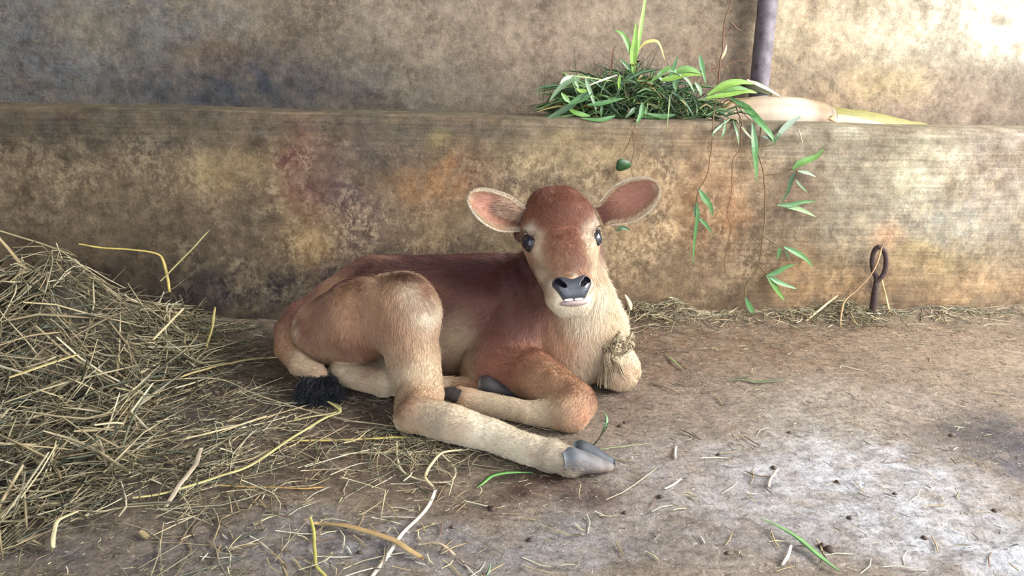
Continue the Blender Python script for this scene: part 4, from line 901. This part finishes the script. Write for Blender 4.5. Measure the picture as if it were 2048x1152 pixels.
# ------------------------------------------------------------------ halter rope on the calf
RP = lin(200, 180, 148)*.85
rope = empty('halter_rope', 'frayed pale jute halter rope knotted at the calf\'s throat', 'rope', W(1238, 690, -.42))
def strands(name, pts, rad, nst, sr, c, turns=3, fray=0, n=24, parent=rope):
    cl = spline(pts, n); t, s, nn = frames(cl, (0, -1, .2)); g = Geo()
    for k in range(nst):
        p0 = k/nst*2*math.pi+random.random(); q = rad*random.uniform(.5, 1.05); u = np.linspace(0, 1, n); a = p0+turns*u*2*math.pi
        rr = q*(1+fray*u**2*random.uniform(.5, 1.6)); P_ = cl+s*(np.cos(a)*rr)[:, None]+nn*(np.sin(a)*rr)[:, None]
        v, f = tube_geo(P_, np.linspace(1, .8, n)*sr, None, 4); g.add(v, f, tint(c, .25))
    g.v = [np.column_stack([x[:, 0], x[:, 1], np.maximum(x[:, 2], .003)]) for x in g.v]
    return g.build(name, MAT['rope'], parent)
YR = -.405
strands('rope_strand', [W(1196, 700, YR), W(1214, 694, YR-.012), W(1232, 688, YR-.022)], .007, 16, .0015, RP, 1.5)
strands('rope_strand', [W(1232, 648, -.355), W(1236, 664, -.38), W(1240, 682, YR-.015)], .006, 14, .0013, RP*.8, 1.2)
for pts in ([(1226, 696), (1234, 680), (1248, 676), (1260, 684), (1262, 694), (1250, 702), (1234, 704), (1226, 696)], [(1228, 688), (1240, 674), (1252, 680), (1256, 696), (1240, 700), (1230, 690)], [(1236, 672), (1250, 684), (1246, 702), (1232, 698)]):
    strands('knot_loop', [W(x, y, YR-.022-.006*i % .012) for i, (x, y) in enumerate(pts)], .0055, 14, .0014, RP, 1.6, n=30)
strands('frayed_end', [W(1250, 686, YR-.03), W(1262, 676, YR-.03), W(1268, 674, YR-.03)], .004, 14, .0010, RP, .5, 1.0)
strands('frayed_end', [W(1222, 702, YR-.012), W(1216, 716, YR-.022), W(1218, 738, YR-.02), W(1212, 766, YR-.01)], .0085, 60, .0009, RP*.85, .35, 1.1)
strands('frayed_end', [W(1228, 716, YR-.028), W(1240, 728, YR-.034), W(1243, 744, YR-.03), W(1245, 760, YR-.025)], .0045, 26, .0009, RP*1.1, .4, .6)
settle(rope)
# ------------------------------------------------------------------ hay
STR = [lin(206, 190, 150), lin(190, 172, 132), lin(172, 156, 120), lin(160, 142, 112), lin(216, 204, 170), lin(136, 130, 106), lin(118, 120, 98)]
poly = V([G(x, y)[:2] for x, y in ((432, 650), (430, 720), (360, 780), (300, 850), (340, 930), (270, 980), (150, 1020), (20, 1080), (-200, 1110), (-700, 1150), (-900, 640))])
def pdist(x, y):          # signed distance inside the heap outline
    p = np.stack([np.ravel(x), np.ravel(y)], 1); d = np.full(len(p), 9.); ins = np.zeros(len(p), bool); m = len(poly)
    for i in range(m):
        a, b = poly[i], poly[(i+1) % m]; ab = b-a; t = np.clip(((p-a)@ab)/(ab@ab), 0, 1); d = np.minimum(d, np.linalg.norm(p-a-t[:, None]*ab, axis=1))
        c = ((a[1] > p[:, 1]) != (b[1] > p[:, 1])) & (p[:, 0] < (b[0]-a[0])*(p[:, 1]-a[1])/(b[1]-a[1]+1e-12)+a[0]); ins ^= c
    return np.where(ins, d, -d).reshape(np.shape(x))
def heap_z(x, y):
    d = pdist(x, y); h = .135*sstep(0, .26, d)*lerp(.10, 1, sstep(-.55, -.2, y)); q = np.stack([x, y, 0*x], -1)
    return np.maximum(0, h*(1+.45*fbm(q*7+3, 3)))*(np.asarray(y) < 0)
def rnd_straw(p, an, L_, bend, tilt, w, c, flat=.45, n=5, hfun=heap_z, kink=True):
    u = np.linspace(-.5, .5, n)*L_; d = V([math.cos(an), math.sin(an), 0]); pd = V([-d[1], d[0], 0])
    kk = random.uniform(-.3, .3)*L_ if kink else 0; P_ = p+d*u[:, None]+pd*(np.abs(u-kk)*bend)[:, None]
    P_[:, 1] = np.minimum(P_[:, 1], -.006)
    P_[:, 2] += u*tilt
    return P_
def straw_field(name, N_, sampler, hfun, mat=MAT['straw'], parent=None, Lr=(.03, .16), wr=(.0007, .0019), dark=.35, lift=.02, tl=.24, fan=False):
    vs, fs, cs = [], [], []; k = 4; n = 5; base = 0
    x, y, dens = sampler(N_); N_ = len(x); an = V(FAN)[:N_] if fan else rng.random(N_)*6.283; L_ = Lr[0]+(Lr[1]-Lr[0])*rng.random(N_)**2.0
    bend = rng.normal(0, .28, N_); tilt = rng.normal(0, tl, N_)*dens; lf = rng.random(N_)*lift*(.25+dens); w = wr[0]+(wr[1]-wr[0])*rng.random(N_)**1.6
    kk = rng.uniform(-.25, .25, N_)*L_
    u = np.linspace(-.5, .5, n)[None]*L_[:, None]; dx, dy = np.cos(an)[:, None], np.sin(an)[:, None]; bb = np.abs(u-kk[:, None])*bend[:, None]
    X = x[:, None]+dx*u-dy*bb; Y = y[:, None]+dy*u+dx*bb; Y = np.minimum(Y, -.006-rng.random(N_)[:, None]*.006)
    Z = hfun(X, Y)*.6+hfun(x, y)[:, None]*.4+lf[:, None]+u*tilt[:, None]+.0015; Q = np.stack([X, Y, Z], -1); Z = np.maximum(Z, floor_z(Q.reshape(-1, 3)).reshape(X.shape)+.0012); Q[..., 2] = Z
    t = np.gradient(Q, axis=1); t /= np.linalg.norm(t, axis=2)[..., None]+1e-9; s = np.cross(t, V([0, 0, 1.])); s /= np.linalg.norm(s, axis=2)[..., None]+1e-9; nn = np.cross(s, t)
    ro_ = rng.random(N_)*3.14; ca, sa = np.cos(ro_)[:, None, None], np.sin(ro_)[:, None, None]; s, nn = s*ca+nn*sa, nn*ca-s*sa
    wv = w[:, None, None]*V([.8, 1, 1, .9, .45])[None, :, None]; fl_ = rng.uniform(.25, .9, N_)[:, None, None]
    ring = np.stack([Q+s*wv, Q+nn*wv*fl_, Q-s*wv, Q-nn*wv*fl_], 2); v = ring.reshape(-1, 3)
    f1 = grid_faces(n, k, True); f = (f1[None]+(np.arange(N_)*n*k)[:, None, None]).reshape(-1, 4)
    caps = V([[3, 2, 1, 0], [n*k-4, n*k-3, n*k-2, n*k-1]]); f = np.vstack([f, (caps[None]+(np.arange(N_)*n*k)[:, None, None]).reshape(-1, 4)])
    ci = V(STR)[rng.integers(0, len(STR), N_)]*.85*(dark+(1.15-dark)*rng.random(N_)**1.3)[:, None]; c = np.repeat(ci, n*k, 0)
    o = mesh(name, v, f, mat, parent, np.clip(c, 0, 1), True, 'stuff'); return o
def samp_heap(N_):
    x = rng.uniform(-1.6, .1, N_*3); y = -1.3+1.295*rng.random(N_*3); d = pdist(x, y); pr = sstep(-.10, .10, d)
    m = rng.random(len(x)) < pr; m &= ((x+.4)**2*0+1 > 0); x, y, d = x[m][:N_], y[m][:N_], d[m][:N_]; return x, y, sstep(-.02, .15, d)
FAN = []
def samp_fans(N_):
    xs_, ys_, cs_, an_ = [], [], [], []
    for k in range(150):
        for _ in range(50):
            x, y = random.uniform(-1.5, -.2), -1.2*random.random()**1.2-.02
            if pdist(V([x]), V([y]))[0] > .01: break
        a0 = random.uniform(0, 6.28)
        for q in range(10): a = a0+random.gauss(0, .45); rr = random.uniform(0, .05); xs_.append(x+math.cos(a)*rr); ys_.append(min(y+math.sin(a)*rr, -.01)); an_.append(a)
    FAN[:] = an_; return V(xs_), V(ys_), np.full(len(xs_), .8)
hay = empty('hay_pile', 'large loose pile of dry hay heaped against the wall at the left', 'hay pile', (-.7, -.3, 0))
gx, gy = np.meshgrid(np.linspace(-1.6, .1, 110), np.linspace(-1.25, -.014, 100), indexing='ij'); gz = heap_z(gx, gy); gz = np.where(gz > .012, gz*.86-.006, -.012); gp = np.stack([gx, gy, gz], -1).reshape(-1, 3)
gc = lin(92, 86, 74)*(.75+.3*fbm(gp*30, 3))[:, None]
mesh('matted_hay_core', gp, grid_faces(110, 100), MAT['straw'], hay, np.clip(gc, 0, 1), kind='stuff')
straw_field('hay_stalks', 9500, samp_heap, heap_z, parent=hay, dark=.25, Lr=(.03, .15), wr=(.0006, .0018), lift=.024)
straw_field('coarse_stalks', 1500, samp_fans, heap_z, parent=hay, dark=.62, Lr=(.05, .21), wr=(.0012, .0027), lift=.045, tl=.55, fan=True)
settle(hay)
# scattered chaff over the floor
def no_h(x, y): return np.zeros(np.shape(x))
def samp_floor(N_):
    x = rng.uniform(-.9, 1.5, N_*4); y = rng.uniform(-1.15, -.01, N_*4); d = pdist(x, y)
    pr = .10+.55*np.exp(-np.maximum(-d, 0)/.14)+.30*np.exp(-((x-.15)**2+(y+.62)**2)/.03)+.18*(y > -.25)*(x > .4)
    m = rng.random(len(x)) < pr; return x[m][:N_], y[m][:N_], 0*x[m][:N_]
tag(straw_field('straw_chaff', 15000, samp_floor, no_h, Lr=(.003, .022), wr=(.0003, .0009), dark=.22, lift=.003), 'fine broken straw chaff scattered over the whole dirt floor', 'chaff')
def samp_litter(N_):
    x = rng.uniform(-.3, .35, N_*6); y = rng.uniform(-.95, -.35, N_*6); d = pdist(x, y)
    pr = .9*np.exp(-np.maximum(-d, 0)/.11)*(d < .02)+.7*np.exp(-((x-.05)**2/.012+(y+.60)**2/.004)); m = rng.random(len(x)) < pr; return x[m][:N_], y[m][:N_], .1+0*x[m][:N_]
tag(straw_field('hay_litter', 900, samp_litter, no_h, Lr=(.03, .14), wr=(.0006, .0014), dark=.5, lift=.006), 'thin spread of loose hay between the pile and the calf\'s hind leg', 'hay')
def wall_litter(name, label, x0, x1, N_, hh_):
    a, b = G(x0, 640)[0], G(x1, 632)[0]
    def hf(x, y): return hh_*np.exp(-((x-(a+b)/2)/((b-a)*.38))**2)*sstep(-.13, -.01, y)*(1+.4*np.sin(x*60))
    def sm(N_): x = rng.normal((a+b)/2, (b-a)*.27, N_); y = -.008-np.abs(rng.normal(0, .045, N_)); return x, y, .4+0*x
    tag(straw_field(name, N_, sm, hf, Lr=(.02, .11), wr=(.0006, .0015), dark=.6, lift=.014, tl=.4), label, 'hay')
wall_litter('hay_tuft', 'small tuft of dry hay at the wall foot just right of the calf\'s chest', 1235, 1400, 260, .035)
wall_litter('hay_wisp', 'low clump of dry hay gathered round the foot of the iron ring', 1590, 1800, 420, .022)
wall_litter('hay_trail', 'thin trail of hay lying along the wall foot between clump and tuft', 1370, 1640, 160, .006)
wall_litter('hay_fringe', 'sparse hay along the wall foot right of the iron ring', 1760, 2100, 150, .008)

# individual stalks, traced one by one: (name, label, category, points (px,py,height), width px, colour)
Y_ = lin(214, 190, 110); P2_ = lin(222, 208, 164); W_ = lin(240, 232, 205); O_ = lin(196, 158, 96); T_ = lin(178, 156, 118); D_ = lin(136, 112, 90)
stalks = [
 ('straw_stalk', 'long straight pale straw lying on the dirt just left of the hock', [(325, 882, .004), (400, 866, .006), (470, 848, .008), (531, 827, .006)], 6, P2_),
 ('straw_stalk', 'bright yellow straight straw pointing at the calf\'s hock', [(581, 877, .005), (680, 874, .006), (760, 872, .006), (828, 872, .005)], 7, Y_),
 ('hay_stalk', 'long thick kinked hay stem running from the hay towards the hock', [(267, 990, .008), (342, 975, .010), (444, 944, .012), (506, 922, .012), (581, 872, .012), (649, 831, .012), (680, 818, .012), (653, 800, .008)], 8, lin(214, 198, 138)),
 ('hay_leaf', 'flat grey-buff hay leaf crossing the thick kinked stem', [(331, 1009, .006), (356, 965, .018), (386, 927, .018), (402, 893, .010)], 11, lin(196, 182, 150)),
 ('straw_stalk', 'curving orange-brown straw on bare dirt below the kinked stem', [(425, 962, .006), (512, 966, .006), (598, 970, .005), (650, 965, .004)], 5, O_),
 ('hay_leaf', 'folded pale hay leaf at the front edge of the pile', [(106, 1090, .01), (108, 1065, .02), (116, 1040, .03), (154, 1022, .025)], 10, lin(200, 188, 146)),
 ('straw_stalk', 'bent yellow-green straw standing apart near the bottom of the view', [(622, 1030, .006), (629, 1060, .006), (631, 1118, .006), (646, 1140, .006), (664, 1165, .004)], 7, lin(196, 180, 98)),
 ('straw_stalk', 'long broad white straw running out towards the viewer', [(870, 972, .008), (852, 1007, .007), (805, 1063, .006), (765, 1117, .006), (725, 1170, .004)], 9, W_),
 ('dry_husk', 'flat split brown and yellow husk lying across the white straw', [(630, 1041, .005), (697, 1047, .008), (771, 1070, .010), (800, 1082, .010), (846, 1114, .005)], 15, lin(176, 152, 104)),
 ('dry_husk', 'small curled buff husk right of the white straw', [(837, 1084, .004), (872, 1079, .010), (895, 1090, .008), (912, 1104, .004)], 6, lin(196, 176, 148)),
 ('hay_stalk', 'pale stem leaning on the wall at the far left above the pile', [(-20, 455, None, -.03), (83, 488, None, -.03), (154, 513, None, -.05)], 6, T_),
 ('hay_stalk', 'yellow kinked stem lying across the top of the hay pile', [(157, 488, None, -.10), (205, 496, None, -.09), (257, 499, None, -.08), (312, 507, None, -.07), (328, 526, None, -.07), (339, 584, None, -.09)], 7, lin(198, 174, 96)),
 ('hay_stalk', 'long stem slanting down the left flank of the pile', [(-10, 465, None, -.16), (67, 558, None, -.24), (132, 632, None, -.30), (154, 703, None, -.36)], 8, lin(188, 172, 128)),
 ('hay_stalk', 'thick straight stem low on the pile\'s left side', [(19, 754, None, -.50), (96, 728, None, -.47), (158, 708, None, -.45)], 12, lin(206, 188, 130)),
 ('hay_stalk', 'stem sticking up and right off the top of the pile', [(321, 562, None, -.10), (373, 510, None, -.07), (419, 460, None, -.04)], 6, lin(190, 172, 118)),
 ('straw_stalk', 'short upright yellow straw at the right end of the pile', [(411, 693, None, -.20), (424, 655, None, -.19), (429, 614, None, -.18)], 7, lin(200, 180, 112)),
 ('straw_stalk', 'long pale straw reaching from the pile to the calf\'s rump', [(353, 756, .03), (400, 738, .015), (450, 724, .008), (500, 716, .006), (552, 711, .006)], 7, lin(204, 188, 132)),
 ('straw_stalk', 'buff straw leaning on the right slope of the pile', [(305, 680, None, -.33), (340, 645, None, -.29), (368, 616, None, -.26)], 7, lin(206, 188, 146)),
 ('hay_stalk', 'thin stem lying across the pile low at the far left', [(0, 690, None, -.42), (60, 672, None, -.40), (122, 664, None, -.38)], 6, T_),
 ('hay_stalk', 'long thin wiry stem curving under the calf\'s black tail tuft', [(296, 762, .03), (434, 753, .010), (514, 786, .006), (600, 812, .006), (700, 836, .006), (790, 850, .005)], 4.5, lin(196, 180, 140)),
 ('hay_stalk', 'hooked stem ending by the black tail tuft', [(560, 842, .006), (620, 829, .006), (665, 822, .008), (680, 812, .008), (660, 803, .005)], 5, lin(190, 176, 134)),
 ('hay_stalk', 'tangled bent stem lying under the white hind leg', [(795, 880, .006), (800, 930, .007), (850, 950, .007), (900, 955, .006), (908, 930, .006), (885, 905, .008)], 5, P2_*.9),
 ('hay_stalk', 'kinked hay stem crossing the tangle by the white hind leg', [(868, 968, .010), (852, 940, .012), (880, 905, .012), (925, 896, .008)], 7, P2_*.95),
 ('straw_stalk', 'short bright straw lying on the pile\'s front slope', [(190, 850, .06), (225, 845, .06), (245, 846, .055)], 7, P2_),
 ('straw_stalk', 'short broad straw at the pile\'s front right corner', [(283, 1060, .006), (296, 1075, .005)], 13, T_*.9),
 ('hay_stalk', 'bent thin straw leaning up to the iron ring\'s top', [(1765, 488, None, -.045), (1750, 537, None, -.055), (1718, 575, None, -.060), (1688, 606, None, -.066), (1681, 655, None, -.09)], 4, lin(216, 184, 130)),
 ('straw_stalk', 'straight straw propped behind the iron ring\'s shank', [(1764, 558, None, -.02), (1772, 595, None, -.03), (1779, 626, None, -.04)], 6, lin(222, 188, 128)),
 ('straw_stalk', 'whitish straw lying flat before the iron ring', [(1690, 630, .012), (1730, 629, .012), (1763, 631, .010)], 6, W_*.95),
 ('straw_stalk', 'pale straw tilted against the wall left of the iron ring', [(1612, 642, None, -.07), (1645, 615, None, -.04), (1676, 590, None, -.015)], 6, P2_),
 ('straw_stalk', 'short white straw hanging on the wall below the sheath', [(1597, 257, None, -.008), (1601, 272, None, -.008), (1604, 286, None, -.006)], 4, W_),
 ('straw_stalk', 'pale straw lying left of the two white chips near the rump', [(440, 862, .005), (490, 843, .006), (560, 822, .006), (640, 800, .006)], 4, T_),
 ('straw_stalk', 'short pale straw alone on the grey dirt in front of the hoof', [(1330, 977, .004), (1347, 967, .004), (1364, 955, .004)], 6, lin(226, 214, 196)),
 ('straw_stalk', 'small upright white straw chip right of the folded knee', [(1354, 888, .003), (1353, 903, .003), (1352, 917, .003)], 5, lin(226, 216, 198)),
 ('straw_stalk', 'forked buff straw beside a dark clod right of the hoof', [(1539, 972, .003), (1543, 955, .005), (1560, 932, .008)], 6, lin(224, 208, 186)),
 ('straw_stalk', 'broad white straw chip beside the long fallen green blade', [(1566, 1126, .003), (1576, 1108, .005), (1583, 1086, .005)], 7, lin(230, 220, 206)),
 ('dark_twig', 'short dark twig on the grey dirt between hoof and puddle', [(1360, 853, .004), (1380, 863, .004), (1403, 875, .003)], 4, D_*.6),
 ('dark_twig', 'dark curved twig lying left of the forked buff straw', [(1490, 938, .003), (1515, 947, .004), (1550, 950, .003)], 4, D_*.6),
 ('dark_twig', 'thin brown twig on the dirt right of the calf\'s far knee', [(1298, 760, .003), (1330, 772, .004), (1350, 780, .003)], 4, D_*.8),
 ('dark_twig', 'dark twig half buried right of the knee beyond the grey patch', [(1486, 867, .003), (1505, 876, .004), (1522, 886, .003)], 4, D_*.7),
]
def trace(pts):
    out = []
    for p in pts:
        if p[2] is None: out.append(W(p[0], p[1], p[3]))
        else: out.append(gl(p[0], p[1], p[2]) if p[2] < .02 else G(p[0], p[1], p[2]))
    return out
for nm, lb, pts, w, c in stalks:
    P_ = trace(pts); n = max(6, 5*len(P_)); cl = V(P_); cl = spline(P_, n) if len(P_) < 3 or 'curv' in lb or 'long' in lb else V(spline(P_, n))
    cl += np.stack([fbm(cl*25, 2), fbm(cl*25+7, 2), 0*cl[:, 0]], 1)*.0018; u = np.linspace(0, 1, n); cl[:, 1] = np.minimum(cl[:, 1], -.004)
    r_ = w*.5/S(cl[n//2])*(1-.28*np.abs(2*u-1)**6); flat = .22 if 'leaf' in nm or 'husk' in nm or w >= 8 else .5
    v, f = tube_geo(cl, r_, r_*flat, 6); cc = tint(c*.9, .05)*(1+.18*fbm(v*40, 2))[:, None]; tag(mesh(nm, v, f, MAT['straw'], cols=np.clip(cc, 0, 1)), lb, {'straw_stalk': 'straw', 'hay_stalk': 'stem', 'hay_leaf': 'leaf', 'dry_husk': 'husk', 'dark_twig': 'twig'}[nm])
# seed head beside the chest
sh_ = empty('dry_seed_head', 'dry buff grass seed head standing in the hay tuft by the chest', 'plant', W(1254, 652, -.05))
v, f = tube_geo(spline([W(1254, 655, -.06), W(1257, 636, -.055), W(1260, 616, -.05)], 8), .0009, None, 5); mesh('stem', v, f, MAT['straw'], sh_, np.tile(P2_*.8, (len(v), 1)))
v, f, c = leaf_geo([W(1262, 620, -.05), W(1257, 604, -.048), W(1249, 588, -.045)], .012, P2_*.85, up=(0, -1, 0), fold=.5); mesh('husk', v, f, MAT['straw'], sh_, c); settle(sh_)
# green blades fallen on the floor
for nm, lb, pts, w, c in [
 ('fallen_grass_blade', 'green blade lying crosswise on brown dirt midway between calf and right edge', [(1452, 759, .004), (1490, 756, .006), (1515, 760, .005), (1545, 757, .006), (1578, 756, .004)], 8, MG*1.05),
 ('fallen_grass_blade', 'long green blade lying diagonally at the bottom right, pale at its tip', [(1680, 1146, .004), (1640, 1110, .007), (1597, 1072, .010), (1555, 1046, .010), (1516, 1028, .006)], 17, lin(100, 136, 88)),
 ('fallen_grass_blade', 'curved green blade pressed to the dirt under the hind fetlock', [(1065, 940, .006), (1020, 940, .010), (985, 944, .010), (968, 956, .007), (953, 970, .003)], 13, lin(98, 150, 78)),
 ('fallen_grass_blade', 'pale green blade curling up from the ground behind the hoof', [(1165, 893, .004), (1190, 882, .012), (1208, 860, .03), (1213, 836, .045), (1205, 822, .045)], 10, SG*.95),
 ('fallen_grass_blade', 'thin olive blade lying right of the calf\'s far knee', [(1332, 708, .003), (1350, 722, .005), (1370, 741, .003)], 5, lin(110, 126, 76)),
 ('fallen_grass_blade', 'thin pale stalk lying behind the hoof tip', [(1185, 894, .004), (1230, 890, .005), (1306, 881, .004)], 4, lin(150, 170, 120)),
 ('fallen_grass_blade', 'small green curl on the dirt below the dark clump', [(970, 1150, .003), (978, 1135, .008), (982, 1120, .005)], 5, lin(120, 150, 120)),
 ]:
    P_ = [gl(*p) if p[2] < .02 else G(*p) for p in pts]; v, f, c = leaf_geo(P_, w/S(P_[0]), c, n=18, up=(.1, .1, 1), fold=.12)
    tag(mesh(nm, v, f, MAT['leaf'], cols=c), lb, 'grass blade')
# loose straws nothing tells apart
def one_straw(L_, w, bend):
    u = np.linspace(-.5, .5, 6); cl = np.stack([u*L_, np.abs(u-.1)*bend*L_, .0012+0*u], 1); r_ = w*(1-.4*np.abs(2*u)**3); v, f = tube_geo(cl, r_, r_*.55, 5); return v, f
protos = []
for k in range(10):
    v, f = one_straw(random.uniform(.014, .05), random.uniform(.0006, .0012), random.gauss(0, .16)); c = tint(random.choice([P2_, T_, W_*.9, lin(200, 182, 140), D_, lin(196, 176, 120)])*.85, .1)
    o = mesh('loose_straw', v, f, MAT['straw'], cols=np.tile(np.clip(c, 0, 1), (len(v), 1))); protos.append(o)
GL = dict(label='short loose dry straw lying on the bare dirt floor', category='straw', group='loose straws scattered over the dirt floor')
cnt = 0; first = set()
while cnt < 210:
    px, py = random.uniform(330, 2040), random.uniform(690, 1145)
    if random.random() > (.9 if px < 950 else .22): continue
    if 540 < px < 1290 and py < 900 and not (px < 760 and py > 830): continue
    if 900 < px < 1240 and py < 985: continue
    if px < 430 and py < 1000: continue
    k = random.randrange(10); o = protos[k]
    if k in first: o = o.copy(); col.objects.link(o)
    first.add(k); p = gl(px, py, .0015); o.location = p; o.rotation_euler = (random.gauss(0, .03), random.gauss(0, .03), random.uniform(0, 6.28))
    for a_, b_ in GL.items(): o[a_] = b_
    cnt += 1
# clods and dung crumbs
clod = []
for k in range(5):
    u_, v_ = np.meshgrid(np.linspace(0, math.pi, 8), np.arange(10)/10*2*math.pi, indexing='ij'); s_ = np.stack([np.sin(u_)*np.cos(v_), np.sin(u_)*np.sin(v_), np.cos(u_)*.6], -1).reshape(-1, 3)
    s_ *= (1+.35*fbm(s_*1.7+k*9, 3))[:, None]; clod.append(mesh('dirt_clod', s_*.004, grid_faces(8, 10, True), MAT['straw'], cols=np.tile(lin(96, 78, 66)*.7, (80, 1))))
spots = [(1548, 931, 1.3), (985, 1012, 1.5), (1662, 1096, 2.0), (1645, 1088, 1.4), (1990, 1018, 1.0), (1905, 868, 1.3), (1320, 990, 1.), (1438, 905, 1.), (1675, 960, 1.), (1700, 1030, .9), (1250, 1020, .9), (1455, 1105, .8), (1060, 1075, 1.0), (905, 1050, .9), (720, 1100, .9), (1850, 1070, 1.1), (1790, 985, .8), (1580, 860, .9), (1240, 845, 1.2), (1250, 838, .9)]
first = set()
for i, (px, py, sc_) in enumerate(spots):
    k = i % 5; o = clod[k]
    if k in first: o = o.copy(); col.objects.link(o)
    first.add(k); o.location = gl(px, py, .001); o.scale = (sc_,)*3; o.rotation_euler = (0, 0, random.uniform(0, 6))
    o['label'] = 'small dark clod of dirt lying on the floor'; o['category'] = 'clod'; o['group'] = 'dark dirt clods on the floor'
